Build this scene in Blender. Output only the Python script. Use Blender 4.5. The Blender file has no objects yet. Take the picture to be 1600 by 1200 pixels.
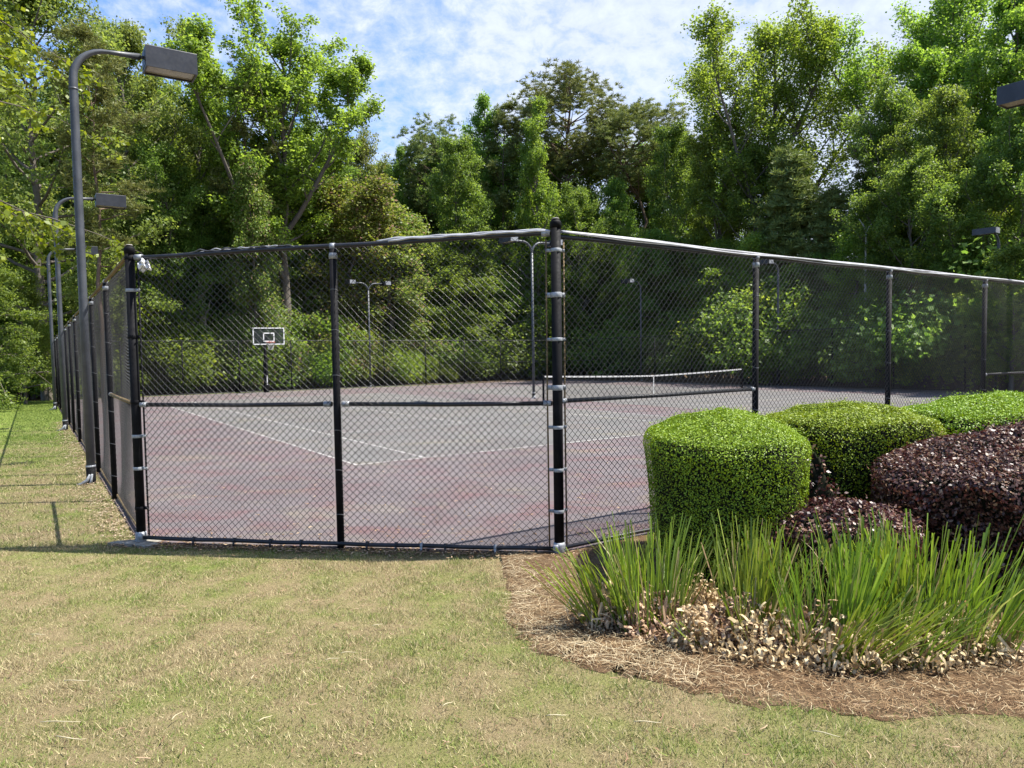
import bpy, math, random
import numpy as np
from mathutils import Matrix, Vector

R = math.radians
rng = np.random.default_rng(7)
random.seed(7)
scene = bpy.context.scene
COL = scene.collection

# ------------------------------------------------------------------ camera
EYE = 1.99
PITCH, ROLL, FPX = R(2.921), R(0.859), 1110.0
fw = Vector((0, math.cos(PITCH), -math.sin(PITCH)))
r0 = Vector((1, 0, 0))
u0 = Vector((0, math.sin(PITCH), math.cos(PITCH)))
rt = r0 * math.cos(ROLL) - u0 * math.sin(ROLL)
up = u0 * math.cos(ROLL) + r0 * math.sin(ROLL)
cam_d = bpy.data.cameras.new("camera")
cam = bpy.data.objects.new("camera", cam_d)
COL.objects.link(cam)
M = Matrix((rt, up, -fw)).transposed().to_4x4()
M.translation = Vector((0, 0, EYE))
cam.matrix_world = M
cam_d.sensor_width = 36
cam_d.lens = 36 * FPX / 1600
cam_d.clip_start = 0.1
cam_d.clip_end = 3000
scene.camera = cam
scene.render.resolution_x, scene.render.resolution_y = 1024, 768

# ------------------------------------------------------------------ light
SUN_EL, SUN_AZ = R(60.5), R(87.0)          # azimuth measured clockwise from +Y
sun_d = bpy.data.lights.new("sun", 'SUN')
sun_d.energy = 5.0
sun_d.angle = R(0.5)
sun_d.color = (1.0, 0.955, 0.88)
sun = bpy.data.objects.new("sun", sun_d)
COL.objects.link(sun)
sdir = Vector((math.sin(SUN_AZ) * math.cos(SUN_EL), math.cos(SUN_AZ) * math.cos(SUN_EL), math.sin(SUN_EL)))
sun.rotation_euler = sdir.to_track_quat('Z', 'Y').to_euler()
sun.location = (20, 0, 40)

scene.view_settings.view_transform = 'Standard'
scene.view_settings.look = 'None'
scene.view_settings.exposure = 1.22
scene.view_settings.gamma = 1.0
scene.cycles.max_bounces = 8
scene.cycles.diffuse_bounces = 5
scene.cycles.glossy_bounces = 2
scene.cycles.transmission_bounces = 6
scene.cycles.transparent_max_bounces = 6


class NT:
    """short-hand for building node trees"""
    def __init__(s, tree):
        s.t = tree
        tree.nodes.clear()

    def n(s, typ, **kw):
        nd = s.t.nodes.new(typ)
        for k, v in kw.items():
            if isinstance(k, str) and k.startswith('i_'):
                nd.inputs[k[2:].replace('_', ' ')].default_value = v
            else:
                setattr(nd, k, v)
        return nd

    def l(s, a, b):
        s.t.links.new(a, b)

    def math(s, op, a, b=None, clamp=False):
        nd = s.t.nodes.new('ShaderNodeMath')
        nd.operation = op
        nd.use_clamp = clamp
        for i, x in enumerate((a, b)):
            if x is None:
                continue
            if isinstance(x, (int, float)):
                nd.inputs[i].default_value = x
            else:
                s.l(x, nd.inputs[i])
        return nd.outputs[0]

    def mix(s, fac, a, b):
        nd = s.t.nodes.new('ShaderNodeMix')
        nd.data_type = 'RGBA'
        for k, x in ((0, fac), (6, a), (7, b)):
            if isinstance(x, (int, float)):
                nd.inputs[k].default_value = x
            elif isinstance(x, tuple):
                nd.inputs[k].default_value = (*x, 1)
            else:
                s.l(x, nd.inputs[k])
        return nd.outputs[2]

    def noise(s, vec, scale, detail=4, rough=.55, dist=0):
        nd = s.t.nodes.new('ShaderNodeTexNoise')
        nd.inputs['Scale'].default_value = scale
        nd.inputs['Detail'].default_value = detail
        nd.inputs['Roughness'].default_value = rough
        nd.inputs['Distortion'].default_value = dist
        if vec is not None:
            s.l(vec, nd.inputs['Vector'])
        return nd.outputs[0]

    def ramp(s, fac, stops):
        nd = s.t.nodes.new('ShaderNodeValToRGB')
        e = nd.color_ramp.elements
        while len(e) > 1:
            e.remove(e[0])
        for i, (p, c) in enumerate(stops):
            if i == 0:
                e[0].position = p
                el = e[0]
            else:
                el = e.new(p)
            el.color = (*c, 1) if isinstance(c, tuple) else (c, c, c, 1)
        s.l(fac, nd.inputs[0])
        return nd.outputs[0]


# sky: Nishita air with a broken sheet of small high clouds
world = bpy.data.worlds.new("World")
scene.world = world
world.use_nodes = True
w = NT(world.node_tree)
sky = w.n('ShaderNodeTexSky', sky_type='NISHITA')
sky.sun_disc = False
sky.sun_elevation = SUN_EL
sky.sun_rotation = SUN_AZ
sky.air_density = 1.0
sky.dust_density = 0.6
sky.ozone_density = 2.0
tc = w.n('ShaderNodeTexCoord')
sep = w.n('ShaderNodeSeparateXYZ')
w.l(tc.outputs['Generated'], sep.inputs[0])
den = w.math('ADD', w.math('MAXIMUM', sep.outputs[2], 0.0), 0.42)
cx = w.math('DIVIDE', sep.outputs[0], den)
cy = w.math('DIVIDE', sep.outputs[1], den)
cmb = w.n('ShaderNodeCombineXYZ')
w.l(cx, cmb.inputs[0])
w.l(cy, cmb.inputs[1])
puffs = w.noise(cmb.outputs[0], 19.0, 6, .66, .25)
patch = w.noise(cmb.outputs[0], 2.6, 4, .55, .3)
cover = w.math('ADD', w.math('MULTIPLY', patch, 0.8), w.math('MULTIPLY', sep.outputs[0], 0.66))
cover = w.math('ADD', cover, w.math('MULTIPLY', sep.outputs[1], 0.25))
cm = w.math('ADD', w.math('MULTIPLY', puffs, 1.15), cover)
cmask = w.ramp(w.math('SUBTRACT', cm, 0.68), [(0.16, 0.10), (0.36, 0.50), (0.62, 0.93)])
bg = w.n('ShaderNodeBackground')
bg.inputs['Strength'].default_value = 0.088
clb = w.ramp(puffs, [(0.3, (3.45, 3.9, 4.95)), (0.65, (4.6, 5.0, 5.75))])
skyc = w.n('ShaderNodeMix', data_type='RGBA', blend_type='MULTIPLY')
skyc.inputs[0].default_value = 1
w.l(sky.outputs[0], skyc.inputs[6])
skyc.inputs[7].default_value = (0.84, 1.08, 1.42, 1)
w.l(w.mix(cmask, skyc.outputs[2], clb), bg.inputs[0])
wo = w.n('ShaderNodeOutputWorld')
w.l(bg.outputs[0], wo.inputs[0])

# ------------------------------------------------------------------ places
# court frame: u runs right along the near right fence, v runs away along the left fence
P0 = np.array([-2.271, 4.943])
TH = R(33.99)
CU = np.array([math.cos(TH), math.sin(TH)])
CV = np.array([-math.sin(TH), math.cos(TH)])
SU, SV = -0.005, -0.010
LU, LV, UMAX, VMAX = 3.261, 2.987, 33.3, 37.8


def uv(x, y):
    dx, dy = np.asarray(x) - P0[0], np.asarray(y) - P0[1]
    return dx * CU[0] + dy * CU[1], dx * CV[0] + dy * CV[1]


def plane(x, y):
    a, b = uv(x, y)
    return SU * a + SV * b


def gz(x, y):
    d = np.hypot(x, y)
    t = np.clip((6.4 - d) / 4.9, 0, 1)
    return plane(x, y) + 0.25 * t * t * (3 - 2 * t)


def P(u, v, z=0.0):
    p = P0 + u * CU + v * CV
    return Vector((p[0], p[1], SU * u + SV * v + z))


def ray(px, py):
    a, b = (px - 800) / FPX, -(py - 600) / FPX
    d = fw + rt * a + up * b
    return d


def at_depth(px, py, Y):
    d = ray(px, py)
    return Vector((0, 0, EYE)) + d * (Y / d.y)


def on_ground(px, py):
    d = ray(px, py)
    t = 3.0
    for _ in range(60):
        q = Vector((0, 0, EYE)) + d * t
        t += (q.z - float(gz(q.x, q.y))) / max(1e-3, -d.z) * .8
    q = Vector((0, 0, EYE)) + d * t
    return q


# ------------------------------------------------------------------ mesh helpers
def raw_mesh(name, V, F, smooth=False):
    V = np.ascontiguousarray(V, dtype=np.float32)
    F = np.ascontiguousarray(F, dtype=np.int32)
    k = F.shape[1]
    me = bpy.data.meshes.new(name)
    me.vertices.add(len(V))
    me.vertices.foreach_set("co", V.ravel())
    me.loops.add(F.size)
    me.loops.foreach_set("vertex_index", F.ravel())
    me.polygons.add(len(F))
    me.polygons.foreach_set("loop_start", np.arange(0, F.size, k, dtype=np.int32))
    if smooth:
        me.polygons.foreach_set("use_smooth", np.ones(len(F), dtype=bool))
    me.update(calc_edges=True)
    return me


class MB:
    def __init__(s):
        s.v, s.f = [], []

    def add(s, V, F):
        o = len(s.v)
        s.v += [tuple(map(float, p)) for p in V]
        s.f += [tuple(i + o for i in f) for f in F]
        return s

    def box(s, c, d, rot=None, bev=0.0):
        c = Vector(c)
        h = Vector(d) * .5
        b = min(bev, min(h) * .9)
        pts = []
        if b <= 0:
            for z in (-1, 1):
                for x, y in ((-1, -1), (1, -1), (1, 1), (-1, 1)):
                    pts.append(Vector((x * h.x, y * h.y, z * h.z)))
            F = [(3, 2, 1, 0), (4, 5, 6, 7), (0, 1, 5, 4), (1, 2, 6, 5), (2, 3, 7, 6), (3, 0, 4, 7)]
        else:
            for z, ins in ((-h.z, b), (-h.z + b, 0), (h.z - b, 0), (h.z, b)):
                X, Y = h.x - ins, h.y - ins
                for x, y in ((-X + b, -Y), (X - b, -Y), (X, -Y + b), (X, Y - b), (X - b, Y), (-X + b, Y), (-X, Y - b), (-X, -Y + b)):
                    pts.append(Vector((x, y, z)))
            F = [tuple(range(7, -1, -1)), tuple(range(24, 32))]
            for k in range(3):
                for i in range(8):
                    j = (i + 1) % 8
                    F.append((k * 8 + i, k * 8 + j, k * 8 + 8 + j, k * 8 + 8 + i))
        if rot is not None:
            pts = [rot @ p for p in pts]
        return s.add([p + c for p in pts], F)

    def tube(s, pts, rad, n=10, caps=True):
        pts = [Vector(p) for p in pts]
        if not isinstance(rad, (list, tuple)):
            rad = [rad] * len(pts)
        V, F = [], []
        ref = None
        for i, p in enumerate(pts):
            t = (pts[min(i + 1, len(pts) - 1)] - pts[max(i - 1, 0)]).normalized()
            if ref is None:
                a = Vector((0, 0, 1)) if abs(t.z) < .9 else Vector((1, 0, 0))
                ref = t.cross(a).normalized()
            ref = (ref - t * ref.dot(t)).normalized()
            b = t.cross(ref)
            for k in range(n):
                an = 2 * math.pi * k / n
                V.append(p + (ref * math.cos(an) + b * math.sin(an)) * rad[i])
        for i in range(len(pts) - 1):
            for k in range(n):
                j = (k + 1) % n
                F.append((i * n + k, i * n + j, i * n + n + j, i * n + n + k))
        if caps:
            F.append(tuple(range(n - 1, -1, -1)))
            F.append(tuple(range((len(pts) - 1) * n, len(pts) * n)))
        return s.add(V, F)

    def mesh(s, name, smooth=False):
        me = bpy.data.meshes.new(name)
        me.from_pydata(s.v, [], s.f)
        me.update()
        if smooth:
            me.polygons.foreach_set("use_smooth", np.array([len(p.vertices) == 4 for p in me.polygons], dtype=bool))
        return me

    def obj(s, name, m, parent=None, smooth=False):
        return link(name, s.mesh(name, smooth), m, parent)


def link(name, me, m, parent=None, loc=None):
    if m is not None and len(me.materials) == 0:
        me.materials.append(m)
    o = bpy.data.objects.new(name, me)
    COL.objects.link(o)
    if parent is not None:
        o.parent = parent
    if loc is not None:
        o.location = loc
    return o


def tag(o, label=None, cat=None, group=None, kind=None):
    for k, x in (('label', label), ('category', cat), ('group', group), ('kind', kind)):
        if x:
            o[k] = x
    return o


def thing(name, label, cat, loc=(0, 0, 0), rz=0.0, group=None):
    o = bpy.data.objects.new(name, None)
    COL.objects.link(o)
    o.empty_display_size = .2
    o.location = loc
    o.rotation_euler = (0, 0, rz)
    return tag(o, label, cat, group)


def copy_tree(o, parent=None):
    c = o.copy()
    COL.objects.link(c)
    if parent is not None:
        c.parent = parent
    for ch in list(o.children):
        copy_tree(ch, c)
    return c


# ------------------------------------------------------------------ materials
def new_mat(name):
    m = bpy.data.materials.new(name)
    m.use_nodes = True
    return m, NT(m.node_tree)


def finish(k, bsdf, disp=None):
    o = k.n('ShaderNodeOutputMaterial')
    k.l(bsdf, o.inputs[0])


def princ(k, col, rough=.6, spec=.5, metal=0.0, bump=None, bstr=.3, bdist=.01):
    b = k.n('ShaderNodeBsdfPrincipled')
    for key, x in (('Base Color', col), ('Roughness', rough), ('Specular IOR Level', spec), ('Metallic', metal)):
        if isinstance(x, tuple):
            b.inputs[key].default_value = (*x, 1)
        elif isinstance(x, (int, float)):
            b.inputs[key].default_value = x
        else:
            k.l(x, b.inputs[key])
    if bump is not None:
        bp = k.n('ShaderNodeBump')
        bp.inputs['Strength'].default_value = bstr
        bp.inputs['Distance'].default_value = bdist
        k.l(bump, bp.inputs['Height'])
        k.l(bp.outputs[0], b.inputs['Normal'])
    return b.outputs[0]


def worn(name, c1, c2, scale=12, rough=(.35, .6), spec=.5, metal=0.0, lo=.4, hi=.7, bstr=.15):
    m, k = new_mat(name)
    t = k.n('ShaderNodeTexCoord').outputs['Object']
    n1 = k.noise(t, scale, 6, .65)
    n2 = k.noise(t, scale * 7, 3, .6)
    f = k.ramp(n1, [(lo, 0.0), (hi, 1.0)])
    col = k.mix(f, c1, c2)
    rg = k.ramp(n2, [(.3, rough[0]), (.7, rough[1])])
    finish(k, princ(k, col, rg, spec, metal, n2, bstr, .003))
    return m


def leaf_mat(name, cols, trans=.3, rough=.42, spec=.45, objvar=.25, tint=None):
    """cols: ramp stops over the per-leaf random; each leaf has its own colour"""
    m, k = new_mat(name)
    g = k.n('ShaderNodeNewGeometry')
    oi = k.n('ShaderNodeObjectInfo')
    c = k.ramp(g.outputs['Random Per Island'], cols)
    hs = k.n('ShaderNodeHueSaturation')
    k.l(c, hs.inputs['Color'])
    k.l(k.math('ADD', k.math('MULTIPLY', oi.outputs['Random'], .035), .4825), hs.inputs['Hue'])
    k.l(k.math('ADD', k.math('MULTIPLY', oi.outputs['Random'], objvar), 1 - objvar / 2), hs.inputs['Value'])
    col = hs.outputs[0]
    b = princ(k, col, rough, spec)
    tr = k.n('ShaderNodeBsdfTranslucent')
    hs2 = k.n('ShaderNodeHueSaturation')
    hs2.inputs['Hue'].default_value = .485
    hs2.inputs['Value'].default_value = 1.7
    hs2.inputs['Saturation'].default_value = 1.1
    k.l(col, hs2.inputs['Color'])
    k.l(hs2.outputs[0], tr.inputs[0])
    mx = k.n('ShaderNodeMixShader')
    mx.inputs[0].default_value = trans
    k.l(b, mx.inputs[1])
    k.l(tr.outputs[0], mx.inputs[2])
    finish(k, mx.outputs[0])
    return m


G = {}
G['poplar'] = leaf_mat('poplar_leaf', [(0, (.090, .150, .026)), (.5, (.155, .240, .040)), (1, (.23, .32, .062))], .54, .5, .35)
G['maple'] = leaf_mat('maple_leaf', [(0, (.072, .130, .026)), (.5, (.125, .205, .038)), (1, (.19, .275, .058))], .54, .5, .35)
G['oak'] = leaf_mat('oak_leaf', [(0, (.085, .125, .028)), (.5, (.145, .190, .042)), (1, (.21, .25, .062))], .50, .5, .35)
G['pine'] = leaf_mat('pine_needle', [(0, (.085, .115, .032)), (.6, (.145, .18, .050)), (1, (.22, .24, .075))], .25, .55, .3)
G['vine'] = leaf_mat('vine_leaf', [(0, (.085, .130, .026)), (.45, (.15, .21, .040)), (.84, (.215, .25, .06)), (.89, (.20, .15, .10)), (1, (.27, .19, .13))], .46, .5, .35)
G['bush'] = leaf_mat('bush_leaf', [(0, (.095, .155, .026)), (.5, (.17, .255, .040)), (1, (.25, .335, .065))], .52, .5, .35)
G['dead'] = leaf_mat('withered_leaf', [(0, (.09, .06, .04)), (1, (.2, .14, .10))], .15)
G['elm'] = leaf_mat('elm_leaf', [(0, (.09, .14, .015)), (.5, (.15, .21, .022)), (1, (.24, .30, .05))], .42, .42, .4)
G['box'] = leaf_mat('boxwood_leaf', [(0, (.085, .15, .008)), (.5, (.175, .27, .012)), (1, (.26, .36, .026))], .16, .5, .3, .1)
G['purple'] = leaf_mat('purple_leaf', [(0, (.026, .010, .010)), (.5, (.068, .023, .020)), (.75, (.115, .045, .034)), (.92, (.20, .115, .07)), (1, (.30, .20, .13))], .14, .42, .42, .1)
G['blade'] = leaf_mat('ornamental_blade', [(0, (.085, .145, .02)), (.5, (.155, .235, .032)), (.86, (.23, .315, .055)), (.93, (.30, .27, .11)), (1, (.38, .30, .17))], .32, .45, .4, .1)
G['curl'] = leaf_mat('dry_curl', [(0, (.19, .12, .06)), (.4, (.41, .285, .16)), (1, (.58, .445, .28))], .12, .6, .3, .1)


def bark_mat(name, c1, c2):
    m, k = new_mat(name)
    t = k.n('ShaderNodeTexCoord').outputs['Object']
    mp = k.n('ShaderNodeMapping')
    mp.inputs['Scale'].default_value = (1, 1, .25)
    k.l(t, mp.inputs[0])
    n1 = k.noise(mp.outputs[0], 9, 6, .7)
    finish(k, princ(k, k.mix(n1, c1, c2), .9, .2, 0, n1, .8, .03))
    return m


BARK = bark_mat('bark', (.05, .042, .034), (.2, .175, .15))
PBARK = bark_mat('pine_bark', (.06, .04, .03), (.24, .17, .13))
DBARK = bark_mat('dead_bark', (.22, .19, .16), (.5, .46, .4))

BLACK = worn('black_vinyl', (.004, .004, .005), (.009, .009, .011), 6, (.6, .8), .12)
RAILBK = worn('black_rail', (.008, .008, .010), (.022, .022, .026), 5, (.4, .6), .45)
WIRE = worn('wire_vinyl', (.005, .005, .006), (.011, .011, .013), 3, (.36, .48), .6)
WIREB = worn('wire_far', (.006, .006, .007), (.014, .014, .016), 3, (.4, .6), .35)
ZINC = worn('zinc_fitting', (.20, .21, .23), (.38, .40, .42), 25, (.45, .7), .5, .3)
PLATE = worn('pale_plate', (.22, .23, .25), (.34, .35, .37), 9, (.5, .7), .4)
FOOT = worn('dirty_concrete', (.16, .145, .12), (.34, .32, .28), 14, (.8, .95), .3)
RUSTY = worn('lichen_rail', (.10, .065, .03), (.23, .17, .08), 9, (.6, .9), .3)
CABLE = worn('cable_sheath', (.30, .30, .31), (.48, .48, .50), 4, (.35, .55), .5)
CABLED = worn('cable_dark', (.03, .03, .033), (.10, .10, .105), 4, (.35, .55), .5)
POLEM = worn('bronze_pole', (.040, .045, .054), (.075, .082, .095), 3, (.4, .55), .5)
HEADM = worn('lamp_housing', (.016, .018, .024), (.034, .037, .046), 3, (.35, .5), .5)
LENS = worn('lamp_lens', (.20, .18, .15), (.34, .31, .25), 3, (.15, .3), .6)
CONC = worn('concrete', (.30, .28, .25), (.48, .46, .42), 14, (.8, .95), .3)
WHITE = worn('white_paint', (.62, .62, .61), (.80, .80, .79), 5, (.5, .7), .4)
WHITEP = worn('white_plastic', (.55, .55, .57), (.85, .85, .86), 30, (.3, .5), .5)
ORANGE = worn('orange_steel', (.45, .06, .02), (.6, .1, .03), 9, (.4, .6), .5)
NETM = worn('net_cord', (.012, .012, .012), (.03, .03, .03), 5, (.7, .9), .3)
TIEG = worn('tie_wire', (.05, .05, .055), (.16, .16, .17), 9, (.4, .6), .5)
CORD = worn('white_cord', (.45, .44, .42), (.7, .69, .66), 9, (.7, .9), .3)
DARKIN = worn('shrub_shade', (.008, .010, .005), (.022, .022, .012), 14, (.9, 1.0), .1)  # near-black colour standing in for shade inside the shrubs
STRAWM = worn('pale_straw', (.42, .36, .22), (.62, .55, .38), 9, (.5, .7), .4)

m, k = new_mat('backboard_glass')
gl = k.n('ShaderNodeBsdfPrincipled')
gl.inputs['Base Color'].default_value = (.5, .55, .6, 1)
gl.inputs['Roughness'].default_value = .05
tp = k.n('ShaderNodeBsdfTransparent')
tp.inputs[0].default_value = (.42, .46, .50, 1)
mx = k.n('ShaderNodeMixShader')
mx.inputs[0].default_value = .04
k.l(tp.outputs[0], mx.inputs[1])
k.l(gl.outputs[0], mx.inputs[2])
finish(k, mx.outputs[0])
GLASS = m


def lawn_mat():
    m, k = new_mat('lawn_thatch')
    t = k.n('ShaderNodeTexCoord').outputs['Object']
    big = k.noise(t, .35, 4, .6)
    mid = k.noise(t, 2.2, 5, .6)
    fine = k.noise(t, 60, 5, .75)
    sp = k.n('ShaderNodeSeparateXYZ')
    k.l(t, sp.inputs[0])
    # greener away from the camera (the far strip of lawn is watered)
    far = k.math('MULTIPLY', k.math('SUBTRACT', sp.outputs[1], 11.0), .06, True)
    g = k.math('ADD', k.math('MULTIPLY', mid, .75), k.math('MULTIPLY', big, .45))
    g = k.math('ADD', g, k.math('MULTIPLY', far, .45))
    gm = k.ramp(g, [(.52, 0.0), (.84, 1.0)])
    tan = k.mix(fine, (.08, .058, .028), (.42, .33, .18))
    grn = k.mix(fine, (.055, .09, .015), (.25, .30, .06))
    c = k.mix(gm, tan, grn)
    finish(k, princ(k, c, .9, .15, 0, fine, .9, .03))
    return m


def blade_mat():
    m, k = new_mat('lawn_blade')
    t = k.n('ShaderNodeTexCoord').outputs['Object']
    g = k.n('ShaderNodeNewGeometry').outputs['Random Per Island']
    mid = k.noise(t, 2.2, 5, .6)
    big = k.noise(t, .35, 4, .6)
    sp = k.n('ShaderNodeSeparateXYZ')
    k.l(t, sp.inputs[0])
    far = k.math('MULTIPLY', k.math('SUBTRACT', sp.outputs[1], 11.0), .06, True)
    sm = k.noise(t, 11, 4, .65)
    mid = k.math('ADD', k.math('MULTIPLY', mid, .62), k.math('MULTIPLY', sm, .40))
    gg = k.math('ADD', k.math('ADD', k.math('MULTIPLY', mid, .75), k.math('MULTIPLY', big, .45)), k.math('MULTIPLY', far, .45))
    thr = k.math('MULTIPLY', k.math('SUBTRACT', gg, .465), 2.6)
    isg = k.ramp(k.math('SUBTRACT', k.math('ADD', thr, .5), g), [(.44, 0.0), (.56, 1.0)])
    g2 = k.math('FRACT', k.math('MULTIPLY', g, 37.0))
    tan = k.mix(g2, (.16, .12, .058), (.62, .53, .30))
    grn = k.mix(g2, (.06, .11, .014), (.25, .33, .065))
    c = k.mix(isg, tan, grn)
    b = princ(k, c, .6, .3)
    tr = k.n('ShaderNodeBsdfTranslucent')
    k.l(c, tr.inputs[0])
    mx = k.n('ShaderNodeMixShader')
    mx.inputs[0].default_value = .3
    k.l(b, mx.inputs[1])
    k.l(tr.outputs[0], mx.inputs[2])
    finish(k, mx.outputs[0])
    return m


def court_mat(name, base, alt, red, redamt):
    m, k = new_mat(name)
    t = k.n('ShaderNodeTexCoord').outputs['Object']
    mp = k.n('ShaderNodeMapping')
    mp.inputs['Rotation'].default_value = (0, 0, R(-12))
    mp.inputs['Scale'].default_value = (.75, 1.15, 1)
    k.l(t, mp.inputs[0])
    big = k.noise(mp.outputs[0], .45, 5, .6, .6)
    mid = k.noise(mp.outputs[0], 1.3, 5, .62, .4)
    fine = k.noise(t, 90, 3, .7)
    c = k.mix(k.ramp(big, [(.35, 0.0), (.68, 1.0)]), base, alt)
    c = k.mix(k.math('MULTIPLY', k.ramp(mid, [(.47, 0.0), (.66, 1.0)]), redamt), c, red)
    # dirt streaks
    c = k.mix(k.math('MULTIPLY', k.ramp(k.noise(mp.outputs[0], .8, 6, .7, 1.0), [(.53, 0.0), (.70, 1.0)]), .6), c, (.185, .158, .10))
    # broad puddle stains and hairline cracks
    st = k.noise(mp.outputs[0], 2.6, 7, .72, .8)
    c = k.mix(k.ramp(st, [(.36, .42), (.5, 0.0)]), c, (.075, .068, .068))
    c = k.mix(k.ramp(st, [(.60, 0.0), (.74, .5)]), c, (.23, .215, .21))
    vo = k.n('ShaderNodeTexVoronoi', feature='DISTANCE_TO_EDGE')
    vo.inputs['Scale'].default_value = .55
    wv = k.n('ShaderNodeMix', data_type='VECTOR')
    wv.inputs[0].default_value = .12
    k.l(t, wv.inputs[4])
    nc_ = k.n('ShaderNodeTexNoise')
    nc_.inputs['Scale'].default_value = 1.4
    nc_.inputs['Detail'].default_value = 5
    k.l(t, nc_.inputs['Vector'])
    sc_ = k.n('ShaderNodeVectorMath', operation='SCALE')
    sc_.inputs[3].default_value = 6
    k.l(nc_.outputs[1], sc_.inputs[0])
    k.l(sc_.outputs[0], wv.inputs[5])
    k.l(wv.outputs[1], vo.inputs['Vector'])
    c = k.mix(k.ramp(vo.outputs['Distance'], [(0.0, .75), (.006, 0.0)]), c, (.05, .048, .046))
    # grit and speckle
    c = k.mix(k.ramp(fine, [(.35, .28), (.6, 0.0)]), c, (.12, .11, .11))
    finish(k, princ(k, c, .85, .25, 0, fine, .25, .004))
    return m


def floor_mat():
    m, k = new_mat('forest_litter')
    t = k.n('ShaderNodeTexCoord').outputs['Object']
    a = k.noise(t, .6, 5, .6)
    b = k.noise(t, 14, 5, .7)
    c = k.mix(b, (.05, .032, .018), (.20, .13, .075))
    c = k.mix(k.ramp(a, [(.5, 0.0), (.7, .6)]), c, (.05, .07, .02))
    finish(k, princ(k, c, .95, .1, 0, b, .8, .05))
    return m


def mulch_mat():
    m, k = new_mat('pine_mulch')
    t = k.n('ShaderNodeTexCoord').outputs['Object']
    a = k.noise(t, 3, 5, .6)
    b = k.noise(t, 70, 5, .75)
    c = k.mix(b, (.045, .026, .013), (.20, .125, .07))
    c = k.mix(k.ramp(a, [(.45, 0.0), (.65, .5)]), c, (.22, .165, .10))
    finish(k, princ(k, c, .95, .1, 0, b, .9, .03))
    return m


# ------------------------------------------------------------------ the setting
def grid_sheet(name, xs, ys, zf, m, uvframe=False):
    X, Y = np.meshgrid(xs, ys)
    X, Y = X.ravel(), Y.ravel()
    if uvframe:
        q = P0[None, :] + X[:, None] * CU[None, :] + Y[:, None] * CV[None, :]
        X, Y = q[:, 0], q[:, 1]
    V = np.stack([X, Y, zf(X, Y)], 1)
    nx, ny = len(xs), len(ys)
    i = np.arange((nx - 1) * (ny - 1))
    a = (i // (nx - 1)) * nx + i % (nx - 1)
    F = np.stack([a, a + 1, a + nx + 1, a + nx], 1)
    return tag(link(name, raw_mesh(name, V, F, True), m), kind='structure')


xs = np.concatenate([[-900, -400, -200, -100, -60], np.arange(-40, 40.1, 1.0), [60, 100, 200, 400, 900]])
ys = np.concatenate([[-300, -100, -30], np.arange(-10, 70.1, 1.0), [90, 130, 200, 400, 900]])


def ground_z(x, y):
    far = np.clip((np.hypot(x, y) - 70) / 60, 0, 1)
    return gz(np.clip(x, -120, 120), np.clip(y, -60, 130)) - .03 + far * 1.5


grid_sheet('ground', xs, ys, ground_z, floor_mat())
LAWN = lawn_mat()
lx = np.concatenate([np.arange(-9, 12.01, .25)])
grid_sheet('lawn', np.arange(-26, 26.01, .3), np.arange(-13, 39.01, .3), lambda x, y: gz(x, y), LAWN, True)

# court slab: enclosure polygon with the near corner cut off
COURT_UV = [(LU + .02, -.02), (UMAX, -.02), (UMAX, VMAX), (-.02, VMAX), (-.02, LV + .02)]


def slab(name, pts, z0, z1, m):
    mb = MB()
    n = len(pts)
    V = [P(a, b, z0) for a, b in pts] + [P(a, b, z1) for a, b in pts]
    F = [tuple(range(n, 2 * n))] + [(i, (i + 1) % n, n + (i + 1) % n, n + i) for i in range(n)]
    mb.add(V, F)
    return tag(mb.obj(name, m), kind='structure')


OUTM = court_mat('court_outer', (.104, .086, .090), (.130, .112, .116), (.120, .060, .064), .75)
INM = court_mat('court_inner', (.105, .104, .099), (.138, .134, .130), (.12, .092, .090), .5)
LINEM = worn('court_line_paint', (.20, .19, .18), (.44, .43, .41), 3, (.7, .9), .3, 0, .35, .6)
slab('court_slab', COURT_UV, -.15, .030, OUTM)


def sheet(name, u1, u2, v1, v2, z, m):
    mb = MB().add([P(u1, v1, z), P(u2, v1, z), P(u2, v2, z), P(u1, v2, z)], [(0, 1, 2, 3)])
    return tag(mb.obj(name, m), kind='structure')


UC, VC, CD = 3.799, 6.569, 13.873
for k_, ua in enumerate((UC, UC + CD)):
    ub, va, vb = ua + 10.97, VC, VC + 23.77
    sheet('court_surface', ua, ub, va, vb, .034, INM)
    mb = MB()
    lw, z = .045, .038

    def ln(u1, v1, u2, v2, zz=z):
        mb.add([P(u1, v1, zz), P(u2, v1, zz), P(u2, v2, zz), P(u1, v2, zz)], [(0, 1, 2, 3)])
    ln(ua, va, ub, va + .06)
    ln(ua, vb - .06, ub, vb)
    for q in (ua, ua + 1.37, ub - 1.37 - lw, ub - lw):
        ln(q, va + .061, q + lw, vb - .061)
    vm = (va + vb) / 2
    for q in (vm - 6.4, vm + 6.4):
        ln(ua + 1.43, q, ub - 1.43, q + lw)
    ln((ua + ub) / 2 - lw / 2, vm - 6.34, (ua + ub) / 2 + lw / 2, vm + 6.39)
    tag(mb.obj('court_lines', LINEM), kind='structure')
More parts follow.
